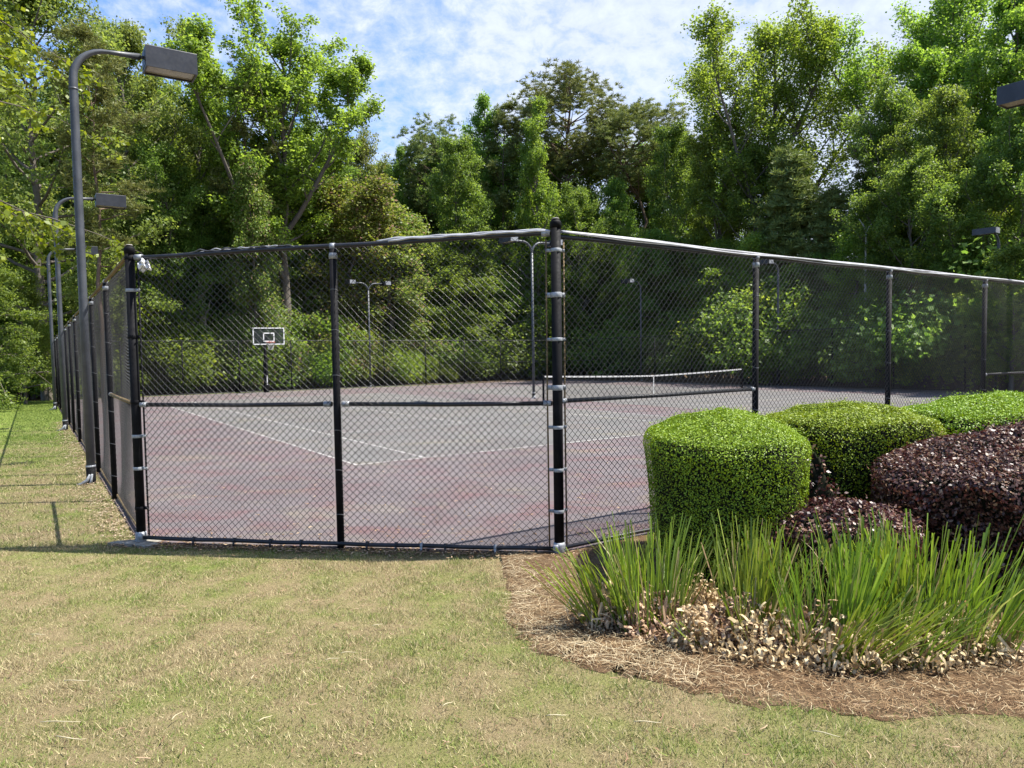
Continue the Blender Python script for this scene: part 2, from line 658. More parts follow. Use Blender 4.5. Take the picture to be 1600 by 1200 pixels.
# basketball key in front of the hoop
mb = MB()
hu = 10.3
for (a, b, c, d) in ((hu - 1.83, 30.8, hu - 1.78, 36), (hu + 1.78, 30.8, hu + 1.83, 36), (hu - 1.77, 30.8, hu + 1.77, 30.85), (hu - 6, 36.02, hu + 6, 36.07)):
    mb.add([P(a, b, .042), P(c, b, .042), P(c, d, .042), P(a, d, .042)], [(0, 1, 2, 3)])
for k_ in range(24):
    a, b = math.pi * k_ / 24, math.pi * (k_ + 1) / 24
    r1, r2, v_ = 1.8, 1.85, 30.78
    mb.add([P(hu + r * math.cos(x), v_ - r * math.sin(x), .042) for r, x in ((r1, a), (r2, a), (r2, b), (r1, b))], [(0, 1, 2, 3)])
tag(mb.obj('court_lines', LINEM), kind='structure')

# mulch bed in the front right corner
BED = [(786, 884), (797, 930), (812, 980), (850, 1020), (920, 1045), (1000, 1063), (1100, 1085), (1250, 1110), (1400, 1124), (1600, 1120), (1900, 1105), (2400, 1080)]
bedp = [on_ground(*q) for q in BED]
bed_front = np.array([(p.x, p.y) for p in bedp])
tt = np.linspace(0, len(bed_front) - 1, 60)
bf = np.stack([np.interp(tt, np.arange(len(bed_front)), bed_front[:, i]) for i in (0, 1)], 1)
bf += rng.normal(0, .04, bf.shape)
uu = np.linspace(LU - .45, LU + 14, 60)
bb = P0[None] + uu[:, None] * CU[None] + (-.03 * np.ones(60))[:, None] * CV[None]
for i in range(60):
    if uu[i] < LU:          # along the cut corner
        t_ = LU - uu[i]
        bb[i] = P0 + (LU - t_) * CU + (t_ * LV / LU - .05) * CV
ns = 14
V = []
for j in range(ns + 1):
    s_ = j / ns
    q = bf * (1 - s_) + bb * s_
    e = np.minimum(1, s_ * 3) * .022 + .003
    V.append(np.stack([q[:, 0], q[:, 1], gz(q[:, 0], q[:, 1]) + e + (rng.random(60) * .012 if 0 < j else 0)], 1))
V = np.concatenate(V)
i = np.arange(59 * ns)
a = (i // 59) * 60 + i % 59
tag(link('mulch_bed', raw_mesh('mulch_bed', V, np.stack([a, a + 1, a + 61, a + 60], 1), True), mulch_mat()), kind='structure')
bed_poly = np.concatenate([bf, bb[::-1]])


def in_poly(poly, x, y):
    r = np.zeros(len(x), dtype=bool)
    n = len(poly)
    for i in range(n):
        x1, y1 = poly[i]
        x2, y2 = poly[(i + 1) % n]
        c = ((y1 > y) != (y2 > y))
        with np.errstate(divide='ignore', invalid='ignore'):
            xx = (x2 - x1) * (y - y1) / (y2 - y1) + x1
        r ^= c & (x < xx)
    return r


def in_court(x, y, m=0.0):
    a, b = uv(x, y)
    cut = a / LU + b / LV > 1 - m / 2.2
    return (a > -m) & (b > -m) & cut & (a < UMAX + m) & (b < VMAX + m)


# ------------------------------------------------------------------ lawn blades (stuff)
BLADE = blade_mat()


def blades(name, n, sampler, hmin, hmax, wd, keep, m, flat=.5, zoff=0.0):
    x, y = sampler(n)
    ok = keep(x, y)
    x, y = x[ok], y[ok]
    n = len(x)
    cl = np.sin(x * 5.1 + 2 * np.sin(y * 3.7)) * np.sin(y * 6.3 + 2 * np.sin(x * 4.1)) + .6 * np.sin(x * 17 + y * 9 + np.sin(y * 13)) * np.sin(y * 21 - x * 8)
    h = rng.uniform(hmin, hmax, n) * np.clip(1 + .55 * cl, .45, 1.9)
    an = rng.uniform(0, 2 * np.pi, n)
    la = rng.uniform(0, 2 * np.pi, n)
    ll = rng.uniform(0, flat, n) * h * 2
    z = gz(x, y) + zoff
    b = np.stack([x, y, z - .002], 1)
    wv = np.stack([np.cos(an), np.sin(an), 0 * an], 1) * (wd * rng.uniform(.6, 1.3, n) * .5)[:, None]
    tip = b + np.stack([np.cos(la) * ll, np.sin(la) * ll, h], 1)
    V = np.stack([b - wv, b + wv, tip], 1).reshape(-1, 3)
    F = np.arange(3 * n).reshape(-1, 3)
    return tag(link(name, raw_mesh(name, V, F), m), 'short mown grass, tan and green', None, None, 'stuff')


def frust(x, y, mrg=.3):
    return np.abs(x) < y * .735 + mrg


def near_s(n):
    y = np.sqrt(rng.uniform(2.2 ** 2, 7.6 ** 2, n))
    x = rng.uniform(-1, 1, n) * (y * .735 + .3)
    return x, y


def keep_near(x, y):
    return ~in_court(x, y, .03) & ~in_poly(bed_poly, x + rng.normal(0, .07, len(x)), y + rng.normal(0, .07, len(x)))


blades('lawn_grass', 400000, near_s, .008, .030, .0043, keep_near, BLADE, .8)


def left_s(n):
    y = rng.uniform(7.4, 19, n)
    x = rng.uniform(-13.5, -3, n)
    return x, y


blades('lawn_grass', 160000, left_s, .014, .042, .009, lambda x, y: frust(x, y) & ~in_court(x, y, .03), BLADE, .7)


def far_s(n):
    y = rng.uniform(18, 39, n)
    x = rng.uniform(-30, -8, n)
    return x, y


blades('lawn_grass', 120000, far_s, .02, .05, .02, lambda x, y: frust(x, y) & ~in_court(x, y, .05) & (uv(x, y)[1] < 38.6), BLADE, .7)


# straw strands over the mulch bed, and dry litter under the fence
def strands(name, n, pts, lmin, lmax, wd, m, zmin, zmax, label):
    x, y = pts(n)
    n = len(x)
    L = rng.uniform(lmin, lmax, n)
    an = rng.uniform(0, 2 * np.pi, n)
    cv = rng.normal(0, .5, n)
    z = gz(x, y) + rng.uniform(zmin, zmax, n)
    rows = []
    for s_ in (-.5, 0, .5):
        a2 = an + cv * s_
        px = x + np.cos(a2) * L * s_
        py = y + np.sin(a2) * L * s_
        pz = z + (rng.uniform(0, .012, n) if s_ else .006)
        nx, ny = -np.sin(a2), np.cos(a2)
        tl = rng.uniform(-.6, .6, n) * wd
        for sg in (-.5, .5):
            rows.append(np.stack([px + nx * wd * sg, py + ny * wd * sg, pz + tl * sg], 1))
    V = np.stack(rows, 1).reshape(-1, 3)
    b = np.arange(n)[:, None] * 6
    F = np.concatenate([b + np.array([0, 1, 3, 2]), b + np.array([2, 3, 5, 4])])
    return tag(link(name, raw_mesh(name, V, F), m), label, None, None, 'stuff')


NEEDLE = leaf_mat('straw_strand', [(0, (.10, .052, .022)), (.5, (.22, .13, .065)), (.82, (.32, .22, .12)), (1, (.52, .43, .28))], .1, .7, .25, .1)


def bed_pts(n):
    y = np.sqrt(rng.uniform(2.5 ** 2, 8.2 ** 2, n))
    x = rng.uniform(-.2, 1, n) * (y * .76 + .4)
    ok = in_poly(bed_poly, x + rng.normal(0, .05, n), y + rng.normal(0, .05, n)) & ~in_court(x, y, -.02)
    return x[ok], y[ok]


strands('pine_straw', 80000, bed_pts, .025, .09, .0022, NEEDLE, .004, .035, 'tangled brown pine straw mulch')


def pale_pts(n):
    t = rng.uniform(0, .62, n) ** 1.3
    i = (t * (len(bf) - 1)).astype(int)
    d = np.abs(rng.normal(0, .30, n)) + .02
    x, y = bf[i, 0] + d * .55 + rng.normal(0, .05, n), bf[i, 1] + d * .8 + rng.normal(0, .05, n)
    ok = in_poly(bed_poly, x, y)
    return x[ok], y[ok]


PALE = leaf_mat('pale_straw_strand', [(0, (.18, .125, .065)), (.5, (.32, .25, .145)), (1, (.56, .48, .32))], .1, .7, .25, .1)
strands('dry_straw', 1500, pale_pts, .05, .18, .0024, PALE, .015, .045, 'pale straw strewn over the mulch edge')


def side_pts(n):
    v_ = rng.uniform(LV, 22, n)
    u_ = rng.normal(-.12, .16, n)
    q = P0[None] + u_[:, None] * CU[None] + v_[:, None] * CV[None]
    return q[:, 0], q[:, 1]


def fence_pts(n):
    t = rng.uniform(-.05, 1.05, n)
    d = rng.normal(-.05, .09, n)
    q = P0[None] + (LU * (1 - t))[:, None] * CU[None] + (LV * t)[:, None] * CV[None]
    nrm = np.array([.148, .989])
    return q[:, 0] + nrm[0] * d, q[:, 1] + nrm[1] * d


LITTER = leaf_mat('leaf_litter', [(0, (.07, .045, .025)), (.6, (.22, .14, .08)), (1, (.42, .32, .2))], .1, .8, .2, .1)
strands('leaf_litter', 2600, fence_pts, .02, .06, .011, LITTER, .004, .03, 'dry leaf bits gathered under the fence')


strands('leaf_litter', 5000, side_pts, .02, .06, .010, PALE, .006, .035, 'dry leaf bits gathered along the left fence')


def lawn_pts(n):
    x, y = near_s(n)
    ok = keep_near(x, y)
    return x[ok], y[ok]


def court_pts(n):
    u_ = rng.uniform(0, 9, n)
    v_ = np.abs(rng.normal(0, 2.2, n))
    q = P0[None] + (u_ + .0)[:, None] * CU[None] + (v_ + .1)[:, None] * CV[None]
    ok = in_court(q[:, 0], q[:, 1], -.08)
    return q[ok, 0], q[ok, 1]


strands('leaf_litter', 900, court_pts, .02, .06, .012, LITTER, .034, .040, 'dry leaf bits blown onto the court edge')
strands('lawn_debris', 900, lawn_pts, .02, .07, .005, LITTER, .012, .03, 'scattered dry leaf and straw bits on the lawn')

# ------------------------------------------------------------------ chain-link fences
FH = 3.05
DIA = .0725


def link_mesh(name, W, z0, z1, wob, r=.0024, seed=1, top=lambda x: 0.0):
    """woven diamond wire: each wire zigzags upward between its two neighbours"""
    g = np.random.default_rng(seed)
    n = int(round(W / (DIA / 2)))
    px = W / n
    nz = int((z1 - z0) / (DIA / 2))
    zz = z0 + (z1 - z0) * np.arange(nz + 1) / nz
    X = np.zeros((n, nz + 1))
    for i in range(n):
        X[i] = px * (i + (np.arange(nz + 1) + i) % 2)
    Z = np.repeat(zz[None], n, 0)
    Y = np.where((np.arange(nz + 1)[None] + np.arange(n)[:, None]) % 2 == 0, .0022, -.0022) * np.ones_like(X)
    ph = g.uniform(0, 6.28, 8)
    edge = np.clip(np.minimum(X, W - X) / .35, 0, 1) * np.clip(np.minimum(Z - z0, z1 - Z) / .25, 0.15, 1)
    X2 = X + wob * edge * (np.sin(Z * 2.1 + X * 1.3 + ph[0]) + .6 * np.sin(Z * 4.7 - X * 3.1 + ph[1]))
    Z2 = Z + wob * edge * (np.sin(X * 2.6 + Z * .9 + ph[2]) + .7 * np.sin(X * 5.3 + Z * 3.3 + ph[3]))
    Y2 = Y + wob * 3.0 * edge * np.sin(X * 1.7 + Z * 1.4 + ph[4])
    Z2 = Z2 + top(X2) * (Z2 - z0) / (z1 - z0)
    C = np.stack([X2, Y2, Z2], 2)
    A_, B_ = C[:, :-1].reshape(-1, 3), C[:, 1:].reshape(-1, 3)
    d = B_ - A_
    d /= np.linalg.norm(d, axis=1, keepdims=True)
    n1 = np.stack([d[:, 2], 0 * d[:, 0], -d[:, 0]], 1)       # across the strand, in the plane of the fence
    n2 = np.cross(d, n1)
    A_, B_ = A_ - d * r * .6, B_ + d * r * .6
    rows = []
    for E_ in (A_, B_):
        for ca, sa in ((.87, .5), (0, 1), (-.87, .5), (-.87, -.5), (0, -1), (.87, -.5)):
            rows.append(E_ + (n1 * ca + n2 * sa) * r)
    V = np.stack(rows, 1).reshape(-1, 3)
    base = (np.arange(len(A_)) * 12)
    F = [np.stack([base + k_, base + (k_ + 1) % 6, base + 6 + (k_ + 1) % 6, base + 6 + k_], 1) for k_ in range(6)]
    return raw_mesh(name, V, np.concatenate(F), True)


def post_mesh(name, r, h, cap=False, sink=.25):
    mb = MB()
    mb.tube([(0, 0, -sink), (0, 0, h)], r, 20)
    return mb.mesh(name, True)


def cap_obj(r, h, parent, m=BLACK):
    mb = MB()
    mb.tube([(0, 0, h - .06), (0, 0, h - .005), (0, 0, h), (0, 0, h + .018), (0, 0, h + .032)], [r + .006, r + .006, r + .004, r * .8, r * .3], 20)
    return mb.obj('cap', m, parent, True)


def band_mesh(r, hgt, tabdirs, wide=0):
    mb = MB()
    n = 20
    V, F = [], []
    ro = r + .005
    for z, rr in ((-hgt / 2, ro - .002), (-hgt / 2 + .003, ro), (hgt / 2 - .003, ro), (hgt / 2, ro - .002)):
        for k_ in range(n):
            V.append((rr * math.cos(2 * math.pi * k_ / n), rr * math.sin(2 * math.pi * k_ / n), z))
    for q in range(3):
        for k_ in range(n):
            j = (k_ + 1) % n
            F.append((q * n + k_, q * n + j, q * n + n + j, q * n + n + k_))
    mb.add(V, F)
    for a in tabdirs:
        rot = Matrix.Rotation(a, 3, 'Z')
        mb.box(rot @ Vector((ro + .024, .004, 0)), (.05, .005, hgt * .9), rot, .001)
        mb.box(rot @ Vector((ro + .024, -.006, 0)), (.05, .005, hgt * .9), rot, .001)
        mb.tube([rot @ Vector((ro + .03, -.022, 0)), rot @ Vector((ro + .03, .022, 0))], .006, 6)
    return mb.mesh('band', True)


def loop_cap_mesh(r, h):
    mb = MB()
    mb.tube([(0, 0, h - .13), (0, 0, h - .085), (0, 0, h - .05), (0, 0, h - .03)], [r + .005, r + .005, .03, .022], 16)
    mb.tube([(-.025, 0, h - .006), (.025, 0, h - .006)], .034, 16)
    return mb.mesh('cap', True)


BAYW = 2.945
BAYM = link_mesh('chain_link', BAYW - .08, .06, FH - .02, .007, .0021, 3)
BAYML = link_mesh('chain_link', BAYW - .08, .06, FH - .02, .014, .0017, 8)
BAYMF = link_mesh('chain_link_far', BAYW - .08, .06, FH - .02, .006, .0020, 5)
POSTM = post_mesh('post', .0365, FH - .03)
TERMM = post_mesh('post', .048, FH + .07)
LCAP = loop_cap_mesh(.0365, FH)
# line posts carry thin wire ties
tie = MB()
n = 14
V, F = [], []
for zz, rr in ((-.004, .0375), (0, .0395), (.004, .0375)):
    for k_ in range(n):
        V.append((rr * math.cos(6.2832 * k_ / n), rr * math.sin(6.2832 * k_ / n), zz + .012 * math.sin(6.2832 * k_ / n)))
for q in range(2):
    for k_ in range(n):
        j = (k_ + 1) % n
        F.append((q * n + k_, q * n + j, q * n + n + j, q * n + n + k_))
tie.add(V, F)
TIEM = tie.mesh('wire_tie', True)


def section(label, a, b, nb, mesh, mids=(), midm=RAILBK, topm=RAILBK, botm=RAILBK, fit=True, first=1, last=None, detail=True, wire=WIRE, midz=1.49):
    """a straight run of fence from court point a to b with nb bays"""
    pa, pb = P(*a), P(*b)
    d = pb - pa
    L = d.length
    rz = math.atan2(d.y, d.x)
    root = thing('chain_link_fence', label, 'fence', pa, rz, 'chain-link fences around the tennis courts')
    tilt = -math.asin(d.z / L)
    root.rotation_euler = (0, tilt, rz)
    W = L / nb
    last = nb if last is None else last
    for i in range(nb):
        o = link('wire_mesh', mesh, wire, root, (i * W + .04, -.03, 0))
        o.scale.x = (W - .08) / (BAYW - .08)
    for i in range(first, last):
        p = link('post', POSTM, BLACK, root, (i * W, 0, 0))
        if detail:
            link('cap', LCAP, ZINC, p)
            if i < 5:
                for z in (.35, .8, 1.25, 1.75, 2.2, 2.6):
                    link('wire_tie', TIEM, TIEG, p, (0, 0, z))
    mb = MB()
    for i in range(nb):
        s_ = [(i * W + W * q / 6, 0, FH + .004 * math.sin(q * 1.1 + i)) for q in range(7)]
        mb.tube(s_, .022, 10)
    mb.obj('top_rail', topm, root, True)
    mb = MB()
    mb.tube([(.05, -.03, .075)] + [(L * q / (nb * 3), -.03, .072 + .008 * math.sin(q * 2.3)) for q in range(1, nb * 3)] + [(L - .05, -.03, .075)], .019, 10)
    mb.obj('bottom_rail', botm, root, True)
    for i in mids:
        mb = MB()
        mb.tube([(i * W + .05, 0, midz), ((i + .5) * W, 0, midz - .006), (i * W + W - .05, 0, midz)], .021, 12)
        r = mb.obj('brace_rail', midm, root, True)
        if detail:
            for s_ in (.06, W - .06):
                q = MB()
                q.tube([(i * W + s_ - .03, 0, midz), (i * W + s_ + .03, 0, midz)], .027, 12)
                q.obj('rail_cup', ZINC, r, True)
    return root


RIGHT = section('near chain-link fence running right behind the clipped hedges', (LU, 0), (LU + 10 * 2.955, 0), 10, BAYM, (0, 3, 9), last=11)
LEFT = section('chain-link fence with rusty rails receding beside the lawn light poles', (0, LV), (0, VMAX), 12, BAYML, (0, 11), RUSTY, RUSTY, RUSTY, last=13, wire=WIREB)
FAR = section('far chain-link fence behind the basketball hoop', (0, VMAX), (UMAX, VMAX), 11, BAYMF, (0, 8, 9, 10), detail=False, wire=WIREB, last=12)
FARR = section('far chain-link fence beyond the tennis net, in tree shade', (UMAX, VMAX), (UMAX, 0), 12, BAYMF, (0, 11), detail=False, wire=WIREB, last=12)

# the cut corner nearest the camera
pa, pb = P(LU, 0), P(0, LV)
dd = pb - pa
L = dd.length
front = thing('chain_link_fence', 'nearest chain-link panel pair closing the cut corner of the court', 'fence', pa, math.atan2(dd.y, dd.x), 'chain-link fences around the tennis courts')
HA, HB = 3.085, 2.995
for i in range(2):
    W = L / 2
    x0 = i * W
    me = link_mesh('chain_link_near', W - .13 if i == 0 else W - .14, .075, FH - .03, .009, .0025, 11 + i,
                   (lambda x, x0=x0: (HA + (HB - HA) * (x + x0) / L) - FH))
    link('wire_mesh', me, WIRE, front, (x0 + (.09 if i == 0 else .045), .03, 0))
pm = link('post', post_mesh('post', .0365, HA / 2 + HB / 2 - .03), BLACK, front, (L / 2, 0, 0))
link('cap', loop_cap_mesh(.0365, (HA + HB) / 2), ZINC, pm)
for z in (.35, .8, 1.2, 1.75, 2.2, 2.6):
    link('wire_tie', TIEM, TIEG, pm, (0, 0, z))
aR = math.atan2((P(UMAX, 0) - pa).y, (P(UMAX, 0) - pa).x) - front.rotation_euler.z
aL = math.atan2((P(0, VMAX) - pb).y, (P(0, VMAX) - pb).x) - front.rotation_euler.z
for x, H_, r, d2, zb in ((0, HA, .048, (0.0, aR), (.43, .83, 1.24, 1.62, 2.08, 2.50, 2.92)), (L, HB, .046, (math.pi, aL), (.38, .80, 1.14, 1.50, 2.18, 2.66, 2.99))):
    t = link('post', post_mesh('post', r, H_ + .10), BLACK, front, (x, 0, 0))
    cap_obj(r, H_ + .10, t, BLACK)
    mb = MB()
    mb.tube([(0, 0, H_ + .128), (0, 0, H_ + .136), (0, 0, H_ + .140)], [r * .85, r * .6, r * .1], 18)
    mb.obj('cap_top', CONC, t, True)
    for z in zb:
        hg = .034 if z not in (2.50, 1.62) else .05
        link('band', band_mesh(r, hg, d2), ZINC if (z in (.43, .83, 1.24, 1.62, 2.08, 2.50, 2.92, 1.14, .80, 2.66)) else BLACK, t, (0, 0, z))
    mb = MB()
    mb.tube([(0, 0, .02), (0, 0, .035), (0, 0, .10), (0, 0, .13)], [r + .004, r + .012, r + .011, r + .004], 18)
    mb.box((.03 if x == 0 else -.03, .055, .085), (.05, .03, .06), None, .006)
    mb.obj('base_collar', ZINC, t, True)
    mb = MB()
    for a_ in d2:
        bx, by = (r + .045) * math.cos(a_), (r + .045) * math.sin(a_)
        mb.tube([(bx, by, .06), (bx + .004, by, 1.5), (bx, by, H_ - .06)], .009, 6)
    mb.obj('tension_bar', RUSTY if x == 0 else BLACK, t, True)
mb = MB()
n = 22
ring = []
for k_ in range(n):
    a_ = 6.2832 * k_ / n
    rr = .20 * (1 + .3 * math.sin(3 * a_ + 1) + .15 * math.sin(7 * a_))
    ring.append((L + rr * 1.25 * math.cos(a_), .03 + rr * .55 * math.sin(a_)))
mb.add([(x, y, -.05) for x, y in ring] + [(x, y, .018) for x, y in ring] + [(L + (x - L) * .8, .03 + (y - .03) * .8, .03) for x, y in ring],
       [(q * n + i, q * n + (i + 1) % n, q * n + n + (i + 1) % n, q * n + n + i) for q in range(2) for i in range(n)] + [tuple(range(2 * n, 3 * n))])
mb.obj('footing', FOOT, front)
mb = MB()
mb.tube([(.05 + (L - .1) * q / 12, 0, HA + (HB - HA) * q / 12 + .004 * math.sin(q)) for q in range(13)], .023, 12)
tr_ = mb.obj('top_rail', RAILBK, front, True)
for x in (.10, L - .10):
    q = MB()
    z = HA + (HB - HA) * x / L
    q.tube([(x - .045, 0, z), (x + .035, 0, z)], .031, 14)
    q.obj('rail_cup', ZINC, tr_, True)
for i in range(2):
    W = L / 2
    mb = MB()
    mb.tube([(i * W + .05, 0, 1.47), ((i + .5) * W, 0, 1.463), (i * W + W - .05, 0, 1.47)], .022, 12)
    r_ = mb.obj('brace_rail', RAILBK, front, True)
    for s_ in (.10, W - .09):
        q = MB()
        q.tube([(i * W + s_ - .04, 0, 1.47), (i * W + s_ + .035, 0, 1.47)], .028, 12)
        q.obj('rail_cup', ZINC, r_, True)
mb = MB()
mb.tube([(.04 + (L - .08) * q / 14, .03, .07 + .004 * math.sin(q * 1.9) - .008 * math.sin(q / 14 * 3.14)) for q in range(15)], .021, 12)
br_ = mb.obj('bottom_rail', RAILBK, front, True)
for x in (.22, .62, 1.12, 1.36, 1.62, 1.92, 2.62, 2.95, 3.35, 3.8):
    q = MB()
    q.tube([(x - .013, .03, .068), (x + .013, .03, .068)], .028, 12)
    q.box((x, .05, .03), (.02, .014, .06), None, .003)
    q.obj('rail_clamp', ZINC if x in (1.36, .62) else RAILBK, br_, True)
fence_front = front


# cables strapped along the top rails
def cable(label, pts_fn, n, strands_, m):
    root = thing('cable', label, 'cable', (0, 0, 0), 0, 'cables along the top fence rails')
    for s_, (off, zo, r, ph, amp, mm) in enumerate(strands_):
        mb = MB()
        pts = []
        for q in range(n + 1):
            t = q / n
            p, nrm = pts_fn(t * (1 - .07 * s_))
            e = max(0.0, min(1, t * 14, (1 - t) * 9))
            pts.append(p + nrm * off + Vector((0, 0, zo * (.45 + .55 * e) + e * amp * (math.sin(t * 23 + ph) + .6 * math.sin(t * 51 + 2 * ph)))))
        mb.tube(pts, r, 8)
        mb.obj('strand', mm, root, True)
    return root


def front_pts(t):
    t *= .985
    x = .05 + t * (L - .10)
    p = front.matrix_basis @ Vector((x, 0, HA + (HB - HA) * x / L))
    nrm = front.matrix_basis.to_3x3() @ Vector((0, 1, 0))
    return p, nrm


def right_pts(t):
    p = P(LU + .06 + t * 17.6, 0, FH + (HA - FH) * max(0, 1 - t * 8))
    return p, Vector((-CV[0], -CV[1], 0))


def front_a(t):
    return front_pts(t * .40)


def front_b(t):
    return front_pts(.60 + t * .27)


cable('pale grey cable bundle lying on the top rail left of the tall corner post', front_a, 40,
      [(.004, .034, .013, 0, .003, CABLE), (.022, .022, .011, 1, .004, CABLE), (-.014, .03, .012, 2, .003, CABLE)], CABLE)
cable('thin black cable sagging loosely along the left half of the top rail', front_b, 60,
      [(.012, .026, .007, 0, .010, CABLED), (-.008, .030, .006, 2.2, .009, CABLE)], CABLE)
cable('long pale cable bundle on the top rail right of the tall corner post', right_pts, 140,
      [(.004, .034, .013, 0, .004, CABLE), (.021, .020, .012, 1.4, .008, CABLE), (-.014, .032, .011, 3, .006, CABLE), (.026, .004, .007, 4, .007, CABLED)], CABLE)

# crumpled white plastic hanging at the left corner post
import bmesh
bm = bmesh.new()
bmesh.ops.create_icosphere(bm, subdivisions=3, radius=1)
for v in bm.verts:
    c = v.co
    f = 1 + .28 * math.sin(c.x * 5 + c.z * 3) + .22 * math.sin(c.y * 7 - c.x * 4 + 1) + .12 * math.sin(c.z * 13 + c.y * 9)
    v.co = Vector((c.x * .05 * f, c.y * .05 * f, c.z * .062 * f))
me = bpy.data.meshes.new('plastic_bag')
bm.to_mesh(me)
bm.free()
pl = at_depth(226, 413, (pb.y) - .02)
o = link('plastic_bag', me, WHITEP, None, pl)
tag(o, 'crumpled white plastic bundle tied under the top rail beside the left corner post', 'plastic bag')
q = MB()
e = front.matrix_basis @ Vector((L - .10, 0, HB))
q.tube([e - pl + Vector((0, 0, -.02)), (e - pl) * .5 + Vector((.01, -.01, 0)), Vector((0, 0, .03))], .006, 6)
q.tube([e - pl + Vector((.06, 0, -.01)), Vector((.02, 0, .04))], .005, 6)
q.obj('tie', CABLED, o, True)


# ------------------------------------------------------------------ court lights
def lamp_post(label, pos, dirs, h=6.78, group='court light poles', turned=False):
    root = thing('light_pole', label, 'light pole', pos, 0, group)
    mb = MB()
    rb = .062
    if len(dirs) == 1:
        d = Vector((dirs[0][0], dirs[0][1], 0)).normalized()
        pts = [(0, 0, 0), (0, 0, 3), (0, 0, h - .62)]
        rad = [rb, rb, rb]
        for a_ in range(1, 9):
            an = a_ / 8 * math.pi / 2
            pts.append(d * (.5 * (1 - math.cos(an))) + Vector((0, 0, h - .62 + .5 * math.sin(an))))
            rad.append(rb - .03 * a_ / 8)
        pts.append(d * .95 + Vector((0, 0, h - .10)))
        rad.append(.05)
        mb.tube(pts, rad, 16)
        mb.tube([d * .94 + Vector((0, 0, h - .10)), d * 1.0 + Vector((0, 0, h - .10))], .028, 10)
        mb.tube([(0, 0, h - .80), (0, 0, h - .77)], rb + .004, 16)
    else:
        mb.tube([(0, 0, 0), (0, 0, 3), (0, 0, h - .62)], rb * .9, 16)
        for dv in dirs:
            d = Vector((dv[0], dv[1], 0)).normalized()
            pts, rad = [], []
            for a_ in range(0, 9):
                an = a_ / 8 * math.pi / 2
                pts.append(d * (.5 * (1 - math.cos(an))) + Vector((0, 0, h - .65 + .5 * math.sin(an))))
                rad.append(.05)
            pts.append(d * 1.0 + Vector((0, 0, h - .14)))
            rad.append(.045)
            mb.tube(pts, rad, 12)
    mb.obj('pole', POLEM, root, True)
    mb = MB()
    mb.tube([(0, 0, -.2), (0, 0, .27)], rb + .006, 16)
    mb.obj('base_wrap', BLACK, root, True)
    mb = MB()
    mb.tube([(0, 0, .268), (0, 0, .30)], rb + .010, 16)
    f0 = Vector((.05, -rb - .012, .12))
    mb.tube([(.03, -rb - .012, .16), (-.01, -rb - .03, .07), (-.08, -rb - .07, .02), (-.15, -rb - .09, .012)], [.022, .03, .028, .006], 6)
    mb.tube([(.06, -rb - .01, .17), (.05, -rb - .03, .05), (.03, -rb - .045, .015)], [.016, .02, .008], 6)
    mb.obj('peeling_sleeve', ZINC, root, True)
    for dv in dirs:
        d = Vector((dv[0], dv[1], 0)).normalized()
        rz = math.atan2(d.y, d.x)
        rot = Matrix.Rotation(rz, 3, 'Z')
        c = d * (1.0 + (.21 if turned else .385)) + Vector((0, 0, h - .12))
        mb = MB()
        # housing: a box open underneath with a lip round the lens
        lx_, ly_, hz = (.20, .44, .125) if turned else (.385, .215, .17)
        o_ = [(-lx_, -ly_), (lx_, -ly_), (lx_, ly_), (-lx_, ly_)]
        i_ = [(x * .93, y * .89) for x, y in o_]
        V = [(x * .985, y * .97, hz) for x, y in o_] + [(x, y, hz - .012) for x, y in o_] + [(x, y, -hz) for x, y in o_] + [(x, y, -hz) for x, y in i_] + [(x, y, -hz + .03) for x, y in i_]
        F = [(0, 1, 2, 3)]
        for q in range(4):
            for k_ in range(4):
                j = (k_ + 1) % 4
                F.append((q * 4 + j, q * 4 + k_, q * 4 + 4 + k_, q * 4 + 4 + j))
        mb.add([rot @ Vector(v) + c for v in V], F)
        hd = mb.obj('lamp_head', HEADM, root)
        mb = MB()
        V = [rot @ Vector((x, y, -hz + .028)) + c for x, y in i_]
        mb.add(V + [v + Vector((0, 0, .01)) for v in V], [(3, 2, 1, 0), (4, 5, 6, 7)] + [(k_, (k_ + 1) % 4, 4 + (k_ + 1) % 4, 4 + k_) for k_ in range(4)])
        mb.obj('lens', LENS, hd)
        mb = MB()
        if turned:      # pale plate on the short side of the housing
            sg = 1 if dv[0] < 0 else -1
            mb.box(rot @ Vector((0, sg * (ly_ + .004), -.01)) + c, (.37, .008, .22), rot, .002)
        else:
            mb.box(rot @ Vector((-lx_ - .003, 0, -.02)) + c, (.006, .30, .22), rot)
        mb.obj('end_plate', PLATE if turned else HEADM, hd)
    return root


cu, cv = tuple(CU), tuple(CV)
mcu = (-CU[0], -CU[1])
lamp_post('dark grey light pole with hooked arm, nearest on the lawn', P(-.147 - .03, 7.713), [cu], 6.96)
lamp_post('second dark grey hooked light pole along the lawn side of the fence', P(-.17, 18.63), [cu], 6.75)
lamp_post('farthest hooked light pole where the lawn meets the woods', P(-.17, 29.55), [cu], 6.75)
lamp_post('twin-arm light pole between the courts beside the near corner post', P(17.3, 19.9), [cu, mcu], 6.99, turned=True)
lamp_post('twin-head light pole standing past the basketball hoop', P(17.3, 38.05), [cu, mcu], 6.9, turned=True)
lamp_post('slim light pole with left-facing head behind the tennis net', P(33.45, 29.8), [mcu], 6.9, turned=True)
lamp_post('slim light pole right of the tennis net seen through the fence', P(33.45, 19.1), [mcu], 6.9, turned=True)
lamp_post('light pole with dark head against the trees far right', P(33.45, 8.3), [mcu], 6.9, turned=True)
lamp_post('light pole mostly cut off, only its lamp head showing at far right', P(14.55, -1.0), [cv], 6.75)

